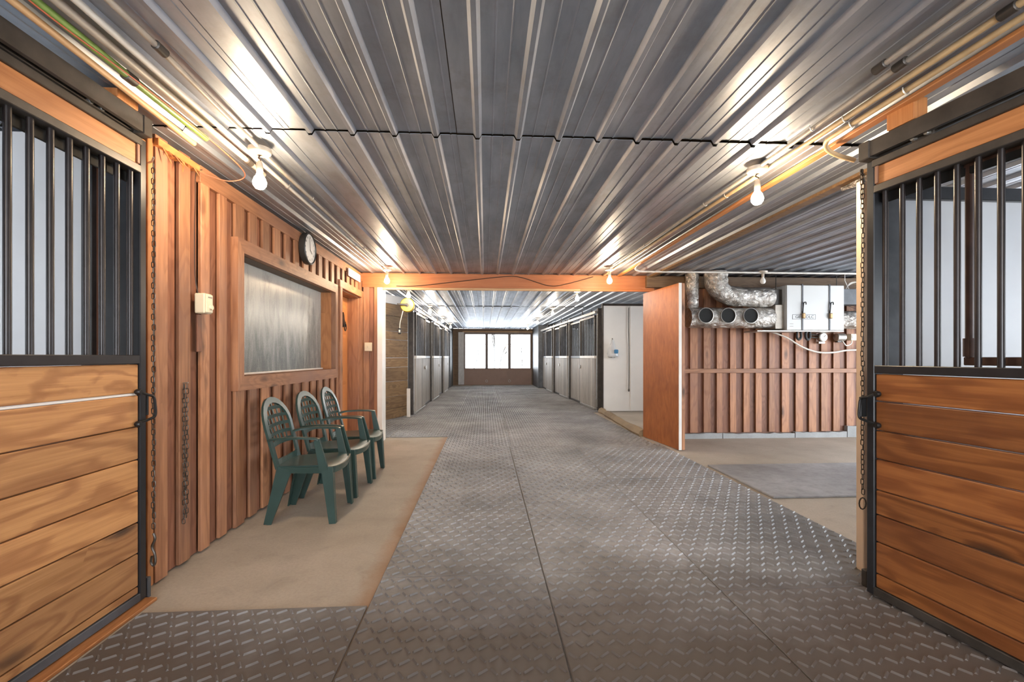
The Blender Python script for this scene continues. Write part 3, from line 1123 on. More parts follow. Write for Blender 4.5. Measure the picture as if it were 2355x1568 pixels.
def stall_door(name, loc, rz, s, zs, planks, plank_mat, label, L, bars, extras):
    t = thing(name, label, 'stall door', loc, rz)
    z_bar0, z_bar1, z_b0, z_b1, z_top = zs
    for i in range(len(planks) - 1):
        hi, lo = planks[i], planks[i + 1]
        bx('plank', 0.032, L, -0.019, 0.019, lo + (.0025 if i not in extras.get('gaps', ()) else .012), hi - .0025, plank_mat, t, .004)
        if i in extras.get('gaps', ()):
            bx('pale_filler', 0.034, L, s * 0.006, s * 0.016, lo - .001, lo + .011, 'white_paint', t)
    bx('bottom_rail', 0.0, L, -0.026, 0.026, 0.022, planks[-1], 'worn_steel' if s < 0 else 'grey_post', t)
    bx('edge_channel', -0.012, 0.030, -0.027, 0.027, 0.022, z_top, 'black_steel', t, .004)
    bx('middle_bar', 0.03, L, -0.027, 0.027, z_bar0, z_bar1, 'black_steel', t)
    for u in bars:
        mk('bar', MB().tube([(u, 0, z_bar1 - .004), (u, 0, z_b0 + .01)], 0.0125, 10), 'bar_steel', t, True, fix=False)
    bx('lower_flange', 0.03, L, -0.032, 0.032, z_b0 - 0.004, z_b0 + .034, 'worn_steel', t)
    bx('back_flange', 0.03, L, -s * 0.033, -s * 0.045, z_b0 - 0.05, z_b0 + .03, 'void', t)
    bx('top_board', 0.032, L, -0.022, 0.022, z_b0 + .035, z_b1, 'fir_board_x', t, .004)
    bx('end_block', 0.034, 0.052, s * 0.0225, s * 0.03, z_b0 + .04, z_b1, 'siding_back_z', t, .002)
    bx('upper_flange', 0.02, L, -0.032, 0.032, z_b1, z_top, 'worn_steel', t)
    # hangers with rollers
    for u in extras['hangers']:
        bx('hanger', u, u + 0.10, -0.012, 0.012, z_top, z_top + .05, 'worn_steel', t, .004)
        for du in (0.02, 0.08):
            mk('hanger_bolt', MB().lathe([(.010, -.034), (.010, .034)], (u + du, 0, z_top + .02), 1, 8), 'zinc', t, True)
    # latch: two knobs on the plank and a bow across the edge
    zl = extras['latch']
    for zz in (zl + .075, zl - .085):
        mk('latch_knob', MB().lathe([(.007, 0), (.014, .008), (.017, .02), (.012, .03)], (0.055, s * .019, zz), 1, 12), 'latch_iron', t, True)
        if s < 0:
            o = [x for x in t.children if x.name.startswith('latch_knob')][-1]
            o.scale.y = -1
            o.location.y = -.034
    pth = curve([(0.055, s * .035, zl + .08), (0.025, s * .055, zl + .06), (-0.01, s * .062, zl + .045), (-0.016, s * .066, zl), (-0.016, s * .066, zl - .05), (0.01, s * .06, zl - .065), (0.055, s * .035, zl - .08)])
    mk('latch_bow', MB().tube(pth, .007, 8), 'latch_iron', t, True)
    bx('latch_plate', -.026, -.013, -.02, s * (.03 if s > 0 else .06), zl - .05, zl + .055, 'latch_iron', t, .003)
    return t


# left sliding door
b_left = [0.327 - .083 * 3.5 + .083 * i for i in range(0, 15)]
left_bars_y = [1.83, 1.913, 1.996, 2.079, 2.162, 2.245, 2.33]
LB = [2.42 - y for y in (2.36, 2.278, 2.195, 2.112, 2.029, 1.946, 1.863, 1.78, 1.697, 1.614, 1.531, 1.448, 1.365, 1.282, 1.199)]
ld = stall_door('stall_door', (-1.755, 2.42, 0.0), -PI / 2, 1, (1.214, 1.258, 2.175, 2.31, 2.348),
                [1.214, 1.058, 0.90, 0.735, 0.578, 0.42, 0.265, 0.10, 0.062], 'oak_plank',
                'left sliding stall door of orange planks with black bars above', 1.34, LB,
                {'gaps': (0,), 'hangers': (0.24, 1.05), 'latch': 1.0})
# right sliding door, hanging slightly askew
RBs = [0.065, 0.15, 0.228, 0.306, 0.384, 0.462, 0.54, 0.618, 0.696, 0.774, 0.852, 0.93, 1.01, 1.09, 1.17]
rang = math.atan2(1.639 - 2.258, 2.077 - 1.998)
rd = stall_door('stall_door', (2.02, 2.262, 0.0), rang, -1, (1.165, 1.205, 2.095, 2.225, 2.262),
                [1.163, 1.022, 0.872, 0.725, 0.567, 0.44, 0.30, 0.137, 0.065], 'red_plank',
                'right sliding stall door of dark red planks with black bars above', 1.34, RBs,
                {'gaps': (), 'hangers': (0.20, 1.05), 'latch': 0.985})
# brown feed gate bolted inside the bars of the right door
gy = 0.045
pth = [(0.384, gy, 1.205), (0.384, gy, 1.27)]
bx('feed_gate_rail', 0.384, 1.0, gy - .012, gy + .018, 1.212, 1.248, 'brown_steel', rd)
bx('feed_gate_rail', 0.384, 1.0, gy - .012, gy + .018, 2.075, 2.125, 'brown_steel', rd)
mk('feed_gate_upright', MB().tube([(0.40, gy, 1.24), (0.40, gy, 2.09)], .015, 8), 'brown_steel', rd, True)
mk('feed_gate_sleeve', MB().tube([(0.40, gy, 1.25), (0.40, gy, 1.33)], .022, 8), 'brown_steel', rd, True)

# tracks above the doors
for side in (-1, 1):
    if side < 0:
        t = thing('door_track', 'dark steel sliding track above the left stall door', 'track', (-1.715, 2.40, 2.397), -PI / 2)
        Lk = 2.6
    else:
        t = thing('door_track', 'dark steel sliding track above the right stall door', 'track', (2.0, 2.29, 2.32), rang)
        Lk = 2.6
    mm = MB()
    prof = [(-.032, -.04), (-.032, .04), (.032, .04), (.032, -.04), (.012, -.04), (.012, -.034), (.026, -.034), (.026, .034), (-.026, .034), (-.026, -.034), (-.012, -.034), (-.012, -.04)]
    mm.prism(prof, 0.055, Lk, 0)
    mk('rail', mm, 'worn_steel', t)
    bx('end_bracket', -0.005, 0.055, -.037, .037, -.046, .046, 'worn_steel', t, .004)
    bx('end_bolt', -.02, -.005, -.01, .01, -.01, .01, 'zinc', t)
    for u in ((0.08, 1.4) if side < 0 else (0.14, 1.4)):
        bx('spacer_block', u, u + .13, -.05 if side < 0 else -.03, .03 if side < 0 else .05, .047, (.088 if side < 0 else .155), 'fir_board_z', t)

# right door post and stop
post = bx('door_post', 2.172, 2.235, 2.495, 2.55, 0.005, 2.27, 'cream_post', bev=0.004)
tag(post, 'pale timber post at the leading edge of the right stall door', 'post')
post2 = bx('door_stop', 2.04, 2.125, 2.325, 2.36, 0.005, 0.10, 'worn_steel', bev=.003)
tag(post2, 'small steel floor stop at the foot of the right stall door', 'door stop')
post3 = bx('door_stop', -1.80, -1.735, 2.45, 2.475, 0.005, 0.11, 'grey_post', bev=.003)
tag(post3, 'small steel floor stop at the foot of the left stall door', 'door stop')
tag(bx('threshold_board', -1.86, -1.68, 0.9, 2.44, 0.0005, 0.018, 'fir_board_y', bev=.003), 'worn wooden threshold strip under the left stall door', 'threshold')

# back of the stable behind the camera: unseen wall, wide doorway added to let daylight in
wb = MB()
wb.box(-5.2, -1.5, -3.3, -3.2, 0, H)
wb.box(1.7, 7.6, -3.3, -3.2, 0, H)
wb.box(-1.5, 1.7, -3.3, -3.2, 2.3, H)
mk('wall_entrance', wb, 'siding_back_z', kind='structure', org=(0, 0, 0), fix=False)

# side bay: unseen outer wall added to cut the daylight, wide doorway left open
wbay = MB()
wbay.box(7.5, 7.6, 2.62, 3.1, 0, H)
wbay.box(7.5, 7.6, 5.7, 6.8, 0, H)
wbay.box(7.5, 7.6, 3.1, 5.7, 2.15, H)
mk('wall_bay', wbay, 'siding_back_z', kind='structure', org=(0, 0, 0), fix=False)

# ------------------------------------------------------------------ chains
lk = MB()
lp = []
for i in range(14):
    a = 2 * PI * i / 14
    lp.append((math.cos(a) * .0075, 0, math.sin(a) * .0075 + (.009 if math.sin(a) > 0 else -.009)))
lk.tube(lp, .0024, 5, True, up=(0, 1, 0))
LINK = lk.mesh('link', smooth=True)
LINK.materials.append(M['chain_steel'])


def chain(name, label, x, y, z1, z0, seed=1, parent=None, sway=0.002):
    t = parent or thing(name, label, 'chain', (0, 0, 0))
    r = random.Random(seed)
    step = 0.0275
    n = int((z1 - z0) / step)
    for i in range(n):
        place('link', LINK, (x + r.uniform(-sway, sway), y + r.uniform(-sway, sway), z1 - step * (i + .5)), t, rot=(0, 0, (0.35 if i % 2 else 0.35 + PI / 2) + r.uniform(-.25, .25)))
    return t


t = chain('door_chain', 'long thin chain with a snap hook beside the left stall door', -1.745, 2.505, 2.27, 0.32, 1)
mk('snap_hook', MB().tube(curve([(-1.745, 2.505, .32), (-1.737, 2.505, .29), (-1.752, 2.505, .25), (-1.738, 2.505, .21), (-1.735, 2.505, .17), (-1.745, 2.505, .15), (-1.757, 2.505, .17), (-1.752, 2.505, .20)]), .006, 6), 'chain_steel', t, True)
mk('chain_eye', MB().tube([(-1.79, 2.53, 2.28), (-1.75, 2.50, 2.275), (-1.72, 2.47, 2.285)], .005, 6), 'zinc', t, True)
t = chain('wall_chain', 'short doubled chain hanging from a nail on the left siding', WL + .014, 2.815, 1.085, .245, 3)
chain('', '', WL + .014, 2.838, 1.085, .27, 5, t)
mk('nail', MB().tube([(WL - .03, 2.826, 1.09), (WL + .03, 2.826, 1.095)], .004, 6), 'zinc', t, True)
t = chain('door_chain', 'long thin chain with a ring beside the right stall door', 2.105, 2.425, 2.27, 0.46, 9)
mk('end_ring', MB().tube([(2.105 + .02 * math.cos(a), 2.425, .43 + .032 * math.sin(a)) for a in [2 * PI * i / 12 for i in range(12)]], .004, 6, True, up=(0, 1, 0)), 'chain_steel', t, True)
chain('', '', 2.09, 2.415, 2.29, 2.10, 10, t)
mk('chain_hook', MB().tube([(2.19, 2.51, 2.255), (2.13, 2.45, 2.262), (2.105, 2.425, 2.262), (2.09, 2.415, 2.29)], .006, 6), 'worn_steel', t, True)

# ------------------------------------------------------------------ bulbs


def hanging_bulb(x, y, label, lit=True, drop=0.115, mat_=None):
    t = thing('hanging_bulb', label, 'light bulb', (x, y, H - 0.003), 0, 'bare ceiling bulbs')
    mk('junction_box', MB().lathe([(.058, -.055), (.062, -.05), (.062, -.028), (.05, -.024)], (0, 0, 0), 2, 18), 'conduit_grey', t, True)
    mk('cover_plate', MB().lathe([(.03, -.066), (.045, -.056)], (0, 0, 0), 2, 16), 'conduit_grey', t, True)
    r = random.Random(int(x * 100 + y * 10))
    mk('cord', MB().tube(curve([(0.005, 0, -.06), (-.008, .005, -.06 - (drop - .06) * .35), (.006, -.004, -.06 - (drop - .06) * .6), (0, 0, -drop + .01)], 5), .004, 6), 'wire_dark', t, True)
    mk('socket', MB().lathe([(.010, -drop + .015), (.017, -drop), (.019, -drop - .045), (.016, -drop - .055)], (0, 0, 0), 2, 12), 'conduit_grey', t, True)
    z = -drop - .05
    mk('bulb', MB().lathe([(.0145, z), (.017, z - .014), (.030, z - .034), (.037, z - .056), (.035, z - .076), (.023, z - .093), (.007, z - .099)], (0, 0, 0), 2, 14), (mat_ or 'bulb_lit') if lit else 'bulb_off', t, True)
    return t


hanging_bulb(-1.31, 2.73, 'lit bare bulb hanging nearest the camera on the left')
hanging_bulb(1.74, 2.82, 'lit bare bulb hanging nearest the camera on the right')
hanging_bulb(-1.345, 6.33, 'lit bare bulb hanging before the left end of the header', drop=.09)
hanging_bulb(1.70, 6.15, 'lit bare bulb hanging before the right end of the header', drop=.09)
for i, (yl, yr, w) in enumerate(((8.0, 8.25, 'first'), (10.8, 11.1, 'second'), (13.7, 14.1, 'third'), (16.4, 17.0, 'fourth'))):
    hanging_bulb(-1.33 + .03 * i, yl, 'lit bare bulb, %s past the header on the left of the far aisle' % w, drop=.07, mat_='bulb_lit_cool')
    hanging_bulb(1.68 - .03 * i, yr, 'lit bare bulb, %s past the header on the right of the far aisle' % w, drop=.07, mat_='bulb_lit_cool')
hanging_bulb(3.92, 6.22, 'unlit bare bulb hanging in the side bay above the ducts', False, .06)
hanging_bulb(-1.31, -0.9, 'added unseen bare bulb behind the camera on the left')  # this pair is out of view, added as fill light continuing the rows
hanging_bulb(1.74, -0.9, 'added unseen bare bulb behind the camera on the right')

# ------------------------------------------------------------------ conduits, hose and wires under the ceiling


def pipe(name, label, pts, r, mat_, cat='conduit', clips=(), couplings=()):
    t = thing(name, label, cat)
    mk('run', MB().tube(pts, r, 10), mat_, t, True, fix=False)
    for (x, y, z) in clips:
        mm = MB().tube([(x - r - .004, y, z + .012), (x - r - .004, y, z), (x - r * .7, y, z - r * .9), (x, y, z - r - .004), (x + r * .7, y, z - r * .9), (x + r + .004, y, z), (x + r + .004, y, z + .012)], .003, 5)
        mk('clip', mm, 'zinc', t, True)
    for (x, y, z) in couplings:
        mk('coupling', MB().lathe([(r + .002, -.03), (r + .006, -.027), (r + .006, .027), (r + .002, .03)], (x, y, z), 1, 12), 'worn_steel', t, True)
    return t


zc = H - 0.036
pipe('conduit', 'grey conduit running to the nearest bulb on the left', [(-1.27, -2, zc), (-1.27, 1.8, zc), (-1.30, 2.67, zc)], .012, 'conduit_grey', clips=[(-1.27, 1.2, zc)], couplings=[(-1.27, 1.86, zc)])
pipe('conduit', 'grey conduit running on from the nearest left bulb to the header', [(-1.315, 2.80, zc), (-1.33, 4.5, zc), (-1.345, 6.26, zc)], .012, 'conduit_grey', clips=[(-1.322, 3.55, zc), (-1.335, 5.1, zc)])
pipe('conduit', 'pale conduit close along the top of the left siding', [(-1.375, -2, zc), (-1.38, 1.5, zc), (-1.40, 4.0, zc), (-1.41, 6.7, zc)], .013, 'wire_white', clips=[(-1.395, 3.3, zc), (-1.405, 5.0, zc)])
pipe('conduit', 'grey pipe beside the green hose above the left stall door', [(-1.435, -2, zc), (-1.45, 2.0, zc), (-1.46, 3.1, zc)], .016, 'conduit_grey', couplings=[(-1.458, 2.9, zc)])
pipe('garden_hose', 'green hose strung along the ceiling above the left stall door', curve([(-1.50, -2, H - .045), (-1.505, .6, H - .05), (-1.51, 1.7, H - .045), (-1.53, 2.2, H - .04), (-1.545, 2.62, H - .03)]), .016, 'hose_green', 'hose', couplings=[(-1.525, 2.05, H - .042)])
pipe('timber_pole', 'pale wooden pole beside the green hose on the left', [(-1.555, -2, H - .05), (-1.575, 1.5, H - .05), (-1.61, 2.62, H - .06)], .014, 'pale_timber_y', 'pole')
pipe('red_wire', 'thin red wire looping along the green hose', curve([(-1.475, -2, H - .06), (-1.48, 1.2, H - .06), (-1.49, 1.6, H - .075), (-1.495, 2.1, H - .055), (-1.50, 2.7, H - .06), (-1.53, 3.0, H - .08), (-1.62, 2.98, H - .13), (-1.75, 2.9, H - .11)]), .003, 'wire_red', 'wire')
# right side runs
pipe('conduit', 'grey conduit running to the nearest bulb on the right', [(1.70, -2, zc), (1.71, 1.6, zc), (1.735, 2.76, zc)], .012, 'conduit_grey', couplings=[(1.71, 1.78, zc)], clips=[(1.72, 2.3, zc)])
pipe('conduit', 'second grey conduit from the left, ending near the right bulb', [(1.63, -2, zc), (1.64, 1.8, zc)], .012, 'conduit_grey', couplings=[(1.64, 1.8, zc)])
pipe('conduit', 'grey conduit running on from the nearest right bulb to the header', [(1.742, 2.89, zc), (1.72, 4.5, zc), (1.70, 6.08, zc)], .012, 'conduit_grey', clips=[(1.735, 3.5, zc), (1.715, 4.8, zc)])
pipe('conduit', 'tan conduit with couplings right of the nearest right bulb', [(1.81, -2, zc), (1.82, 1.5, zc), (1.81, 3.0, zc), (1.76, 6.7, zc)], .014, 'conduit_tan', clips=[(1.82, 2.2, zc), (1.80, 3.3, zc)], couplings=[(1.82, 1.48, zc)])
pipe('conduit', 'tan conduit bending towards the right door post', curve([(1.90, -2, zc), (1.90, 1.6, zc), (1.895, 2.32, zc), (1.90, 2.43, zc - .005), (1.935, 2.47, zc - .03), (2.0, 2.475, zc - .06), (2.10, 2.475, zc - .085)]), .013, 'conduit_tan', clips=[(1.90, 1.95, zc), (1.897, 2.25, zc)])
tag(bx('ceiling_strip', 1.965, 2.015, -3.0, 6.7, H - .045, H - .026, 'fir_board_y'), 'orange wooden strip along the ceiling above the right stall door', 'strip')
tag(bx('ceiling_strip', 2.45, 2.53, 2.64, 6.7, H - .05, H - .026, 'dark_beam'), 'brown wooden strip along the ceiling at the side bay edge', 'strip')
tag(mk('foil_scrap', MB().tube([(2.50, 2.66, H - .075), (2.505, 2.85, H - .07), (2.50, 3.05, H - .066)], .025, 7, scale=[.8, 1.2, .6]), 'foil_wrap'), 'crumpled foil scrap tucked under the ceiling strip at the bay', 'foil')
zb = H - .055
pipe('conduit', 'pale conduit crossing the side bay below the ceiling ribs', curve([(1.98, 5.7, zc), (2.02, 6.02, zc), (2.12, 6.18, zb), (2.4, 6.22, zb), (4.0, 6.21, zb), (5.6, 6.2, zb)]), .013, 'wire_white')
pipe('conduit', 'tan conduit along the ceiling left edge of the far aisle', [(-1.36, 7.0, zc), (-1.36, 18.3, zc)], .013, 'wire_white')
pipe('conduit', 'pale conduit along the ceiling right edge of the far aisle', [(1.74, 7.0, zc), (1.74, 17.9, zc)], .013, 'wire_white')

# fluorescent-like bare tube behind the right track, seen as a white streak
t = thing('light_strip', 'slim white strip light on the ceiling behind the right track', 'strip light', (0, 0, 0))
bx('body', 2.26, 2.32, 1.2, 2.2, H - .07, H - .03, 'white_paint', t)
mk('tube', MB().tube([(2.29, 1.22, H - .083), (2.29, 2.18, H - .083)], .013, 8), 'white_paint', t, True)

# ------------------------------------------------------------------ wall things
t = thing('thermostat', 'ivory box with a dial on the near left siding', 'thermostat', (WL + 0.001, 2.97, 1.52))
bx('case', 0.0, .062, -.042, .042, 0, .125, 'ivory_plastic', t, .006)
bx('faceplate', .062, .068, -.036, .036, .006, .119, 'ivory_plastic', t, .003)
mk('dial', MB().lathe([(.017, .066), (.015, .080)], (0, .01, .04), 0, 14), 'ivory_plastic', t, True)
bx('label_strip', .0685, .0695, -.015, .025, .098, .106, 'ink_grey', t, 0)
tag(mk('thermostat_wire', MB().tube(curve([(WL + .02, 2.935, 1.645), (WL + .006, 2.93, 1.75), (WL + .005, 2.925, 2.0), (WL + .006, 2.93, 2.2), (WL + .01, 2.93, 2.38), (WL + .03, 2.96, 2.42)]), .0032, 5), 'wire_dark', smooth=True), 'thin wire rising from the ivory dial box to the ceiling', 'wire')
tag(bx('backing_strip', WL + .001, WL + .012, 2.945, 2.99, 1.28, 1.515, 'siding_back_z'), 'short brown wooden strip below the ivory dial box', 'strip')
t = thing('wall_switch', 'small ivory switch box on the siding left of the opening', 'switch', (-1.70, YB - .031, 1.33))
bx('case', -.05, .05, -.05, 0, 0, .125, 'ivory_plastic', t, .005)
bx('toggle', -.012, .012, -.062, -.05, .05, .085, 'ivory_plastic', t, .003)

t = thing('wall_clock', 'round white wall clock with a dark rim above the window', 'clock', (WL + .004, 4.65, 2.325))
mk('rim', MB().lathe([(.150, 0), (.158, .012), (.158, .055), (.146, .062), (.140, .048)], (0, 0, 0), 0, 36), 'clock_rim', t, True)
mk('dial', MB().lathe([(.141, .044), (.141, .050)], (0, 0, 0), 0, 36), 'clock_face', t)
for i in range(12):
    a = 2 * PI * i / 12
    me = text_mesh(str(i if i else 12), .032)
    me.materials.append(M['ink_grey'])
    o = place('numeral', me, (.0505, .112 * math.sin(a), .112 * math.cos(a)), t, rot=(PI / 2, 0, PI / 2))
mk('hour_hand', MB().bar((.054, 0, -.01), (.054, .05, -.042), (.004, .001), (.002, .001), up=(1, 0, 0)), 'ink', t)
mk('minute_hand', MB().bar((.056, 0, -.015), (.056, -.02, .10), (.003, .001), (.0015, .001), up=(1, 0, 0)), 'ink', t)

t = thing('door_sign', 'small white lettered sign above the orange door', 'sign', (WL + .024, 6.28, 2.30))
bx('sign_board', 0, .014, -.27, .27, 0, .10, 'white_paint', t, .002)
mmk = MB()
for i in range(9):      # faded, unreadable line of lettering
    y = -.20 + i * .047
    mmk.box(.0142, .015, y, y + .026, .04, .058)
o = mk('faded_lettering', mmk, 'ink_grey', t)
o['kind'] = 'stuff'

# ------------------------------------------------------------------ chairs


def make_chair():
    t = thing('garden_chair', 'x', 'chair', (0, 0, 0), 0, 'green plastic garden chairs along the left wall')
    G = 'chair_green'
    # seat: dished slab with rolled front
    mm = MB()
    nx, ny = 9, 9
    top, bot = [], []
    for i in range(nx):
        for j in range(ny):
            u, v = i / (nx - 1), j / (ny - 1) * 2 - 1
            x = -.20 + .425 * u
            hw = .195 + .05 * u
            z = .425 + .015 * u - .012 * (1 - v * v) * math.sin(PI * u) - (.03 * max(0, u - .85) / .15 if u > .85 else 0)
            x += .02 * (1 - v * v) * u
            top.append((x, v * hw, z))
            bot.append((x, v * hw, z - .018))
    mm.v = top + bot
    k = nx * ny
    for i in range(nx - 1):
        for j in range(ny - 1):
            a = i * ny + j
            mm.f.append((a, a + ny, a + ny + 1, a + 1))
            mm.f.append((k + a, k + a + 1, k + a + ny + 1, k + a + ny))
    edge = [i * ny for i in range(nx)] + [(nx - 1) * ny + j for j in range(1, ny)] + [i * ny + ny - 1 for i in range(nx - 2, -1, -1)] + [j for j in range(ny - 2, 0, -1)]
    for a, b in zip(edge, edge[1:] + edge[:1]):
        mm.f.append((a, b, k + b, k + a))
    seat = mk('seat', mm, G, t, True)
    # apron under the seat edges
    mm = MB()
    mm.sweep(curve([(-.19, -.195, .405), (.0, -.222, .405), (.20, -.243, .41), (.235, -.15, .40), (.248, 0, .395), (.235, .15, .40), (.20, .243, .41), (.0, .222, .405), (-.19, .195, .405)], 3), [(-.006, -.03), (.006, -.03), (.006, .016), (-.006, .016)])
    mk('apron', mm, G, t, True)
    # back: arch frame
    def bp(y, z):
        return (-.205 - (z - .43) * .26 + .35 * y * y * 1.0, y, z)
    arch = []
    for i in range(5):
        z = .41 + .31 * i / 4
        arch.append(bp(-.205 - .012 * i / 4, z))
    for i in range(1, 12):
        a = PI - PI * i / 12
        arch.append(bp(.217 * math.cos(a), .72 + .185 * math.sin(a)))
    for i in range(4, -1, -1):
        z = .41 + .31 * i / 4
        arch.append(bp(.205 + .012 * i / 4, z))
    mm = MB()
    mm.sweep(arch, [(-.024, -.009), (.024, -.009), (.024, .009), (-.024, .009)], up=(1, 0, 0))
    back = mk('backrest', mm, G, t, True)

    def halfw(z):
        if z <= .72:
            return .20
        q = min(1, (z - .72) / .185)
        return .205 * math.sqrt(max(0, 1 - q * q))
    for z in (.575, .645, .71, .775, .838):
        w = halfw(z)
        pts = [bp(w * (i / 4 - 1), z + .008 * (1 - (i / 4 - 1) ** 2)) for i in range(9)]
        mk('cross_slat', MB().sweep(pts, [(-.013 if z > .6 else -.02, -.004), (.013 if z > .6 else .02, -.004), (.013 if z > .6 else .02, .004), (-.013 if z > .6 else -.02, .004)], up=(1, 0, 0)), G, back)
    for y0 in (-.135, -.068, 0, .068, .135):
        zt = .72 + .185 * math.sqrt(1 - (abs(y0) / .217) ** 2) - .01
        pts = [Vector(bp(y0 * (.85 + .15 * i / 4), .565 + (zt - .565) * i / 4)) - Vector((.003, 0, 0)) for i in range(5)]
        mk('upright_slat', MB().sweep(pts, [(-.010, -.003), (.010, -.003), (.010, .003), (-.010, .003)], up=(1, 0, 0)), G, back)
    mk('lower_rail', MB().sweep([bp(-.2, .45), bp(-.1, .445), bp(0, .44), bp(.1, .445), bp(.2, .45)], [(-.024, -.006), (.024, -.006), (.024, .006), (-.024, .006)], up=(1, 0, 0)), G, back)
    for s in (-1, 1):
        # arm: from the back over to the front, then down to the seat
        pts = curve([bp(s * .212, .625), (-.17, s * .248, .638), (-.02, s * .262, .645), (.10, s * .262, .640), (.135, s * .261, .632)], 4)
        arm = mk('armrest', MB().sweep(pts, [(-.024, -.007), (.024, -.007), (.024, .005), (.016, .009), (-.016, .009), (-.024, .005)]), G, t, True)
        mk('arm_support', MB().bar((.118, s * .261, .63), (.165, s * .245, .40), (.010, .020), (.012, .032), up=(1, 0, 0)), G, arm)
        # front leg: angle section
        mm = MB()
        mm.bar((.215, s * .218, .42), (.243, s * .228, 0.0), (.030, .008), (.020, .006), up=(1, 0, 0))
        mm.bar((.185, s * .243, .42), (.226, s * .246, 0.0), (.008, .042), (.006, .024), up=(1, 0, 0))
        mk('leg', mm, G, t)
        mm = MB()
        mm.bar((-.135, s * .205, .41), (-.248, s * .232, 0.0), (.008, .055), (.006, .026), up=(1, 0, 0))
        mm.bar((-.185, s * .185, .41), (-.272, s * .215, 0.0), (.024, .007), (.018, .005), up=(1, 0, 0))
        mk('leg', mm, G, t)
    return t


ch = make_chair()
for i, (y, lab, rz) in enumerate(((3.72, 'green plastic garden chair nearest the camera, under the misted window', .02),
                                  (4.35, 'middle green plastic garden chair of the three along the siding', -.03),
                                  (4.955, 'green plastic garden chair farthest back, nearest the orange door', .03))):
    o = ch if i == 0 else copy_tree(ch)
    o.location = (-1.372, y, 0.001)
    o.rotation_euler = (0, 0, rz)
    o['label'] = lab

# ------------------------------------------------------------------ side bay: ducts, air exchanger
YD = 6.42
t = thing('foil_duct', 'foil-wrapped horizontal duct with three round outlets in the side bay', 'duct')
pth = [(2.92, YD, 1.81), (3.1, YD, 1.812), (3.6, YD, 1.812), (4.0, YD, 1.812), (4.16, YD, 1.815)]
mk('duct_body', MB().tube(pth, .148, 20, scale=[.97, 1.02, 1.0, 1.02, .98]), 'foil_wrap', t, True)
for x in (3.11, 3.435, 3.765):
    mk('outlet_collar', MB().lathe([(.112, -.17), (.104, -.172), (.10, -.165), (.10, -.05), (.112, -.05)], (x, YD, 1.832), 1, 24, cap=False), 'zinc', t, True)
    mk('outlet_hollow', MB().lathe([(.10, -.158), (.09, -.156)], (x, YD, 1.832), 1, 20), 'void', t)
mk('riser', MB().tube([(3.02, YD + .10, 1.82), (3.03, YD + .10, 2.1), (3.035, YD + .10, 2.46)], .10, 14, scale=[1.05, .95, 1.0]), 'foil_wrap', t, True)
t = thing('foil_duct', 'large bent foil duct dropping from the ceiling to the white cabinet', 'duct')
pth = curve([(3.33, YD - .02, 2.47), (3.33, YD - .02, 2.36), (3.37, YD - .02, 2.23), (3.52, YD - .02, 2.135), (3.76, YD - .02, 2.115), (4.15, YD - .02, 2.11)], 5)
rr = random.Random(4)
mk('duct_body', MB().tube(pth, .142, 20, up=(0, 1, 0), scale=[rr.uniform(.95, 1.04) * (1.22 - .22 * min(1, i_ / 14)) for i_ in range(len(pth))]), 'foil_wrap', t, True)
t = thing('foil_duct', 'short foil duct leaving the right side of the white cabinet', 'duct')
mk('duct_body', MB().tube([(5.25, YD + .1, 1.80), (5.5, YD + .1, 1.80), (6.1, YD + .1, 1.79)], .13, 18, scale=[1, 1.04, 1]), 'foil_wrap', t, True)
bx('upper_sleeve', 5.22, 5.9, YD, YD + .2, 2.02, 2.25, 'grey_post', t)
mk('loose_wire', MB().tube(curve([(5.24, 6.28, 1.98), (5.36, 6.26, 1.92), (5.40, 6.26, 1.86), (5.30, 6.27, 1.78), (5.22, 6.28, 1.75)]), .004, 5), 'wire_dark', t, True)
t = thing('air_exchanger', 'white metal ventilation cabinet strapped up on the side bay wall', 'cabinet', (0, 0, 0))
X0, X1, Y0, Z0, Z1 = 4.345, 5.215, 6.33, 1.635, 2.285
bx('body', X0, X1, Y0 + .022, 6.70, Z0, Z1, 'white_enamel', t, .006)
dr = bx('front_panel', X0 + .002, X1 - .002, Y0, Y0 + .02, Z0 + .002, Z1 - .002, 'white_enamel', t, .004)
bx('side_flange', X0 - .13, X0 - .002, Y0 + .06, 6.68, Z0 + .02, Z0 + .37, 'grey_post' if False else 'conduit_grey', t)
bx('upper_flange', X0 - .16, X0 - .002, Y0 + .10, 6.66, Z0 + .38, Z1 - .05, 'worn_steel', t)
bx('base_tray', X0 - .42, X1 + .02, Y0 + .03, 6.70, Z0 - .022, Z0 - .002, 'zinc', t)
for x in (X0 + .235, X0 + .645):
    st = bx('strap', x - .011, x + .011, Y0 - .008, Y0 - .001, Z0 - .01, Z1 + .012, 'grey_post', t, .001)
    bx('strap_top', x - .011, x + .011, Y0 - .004, 6.70, Z1 + .005, Z1 + .011, 'grey_post', st, .001)
    mk('buckle', MB().box(x - .02, x + .028, Y0 - .04, Y0 - .009, Z0 + .165, Z0 + .245, .01), 'brass', st)
    mk('strap_tail', MB().tube(curve([(x, Y0 - .012, Z0 + .245), (x - .008, Y0 - .03, Z0 + .32), (x + .005, Y0 - .025, Z0 + .39), (x + .03, Y0 - .03, Z0 + .40), (x + .035, Y0 - .03, Z0 + .365)]), .007, 6), 'latch_iron', st, True)
lb = bx('name_plate', X0 + .085, X0 + .435, Y0 - .0025, Y0 - .0005, Z0 + .155, Z0 + .225, 'white_enamel', dr, 0)
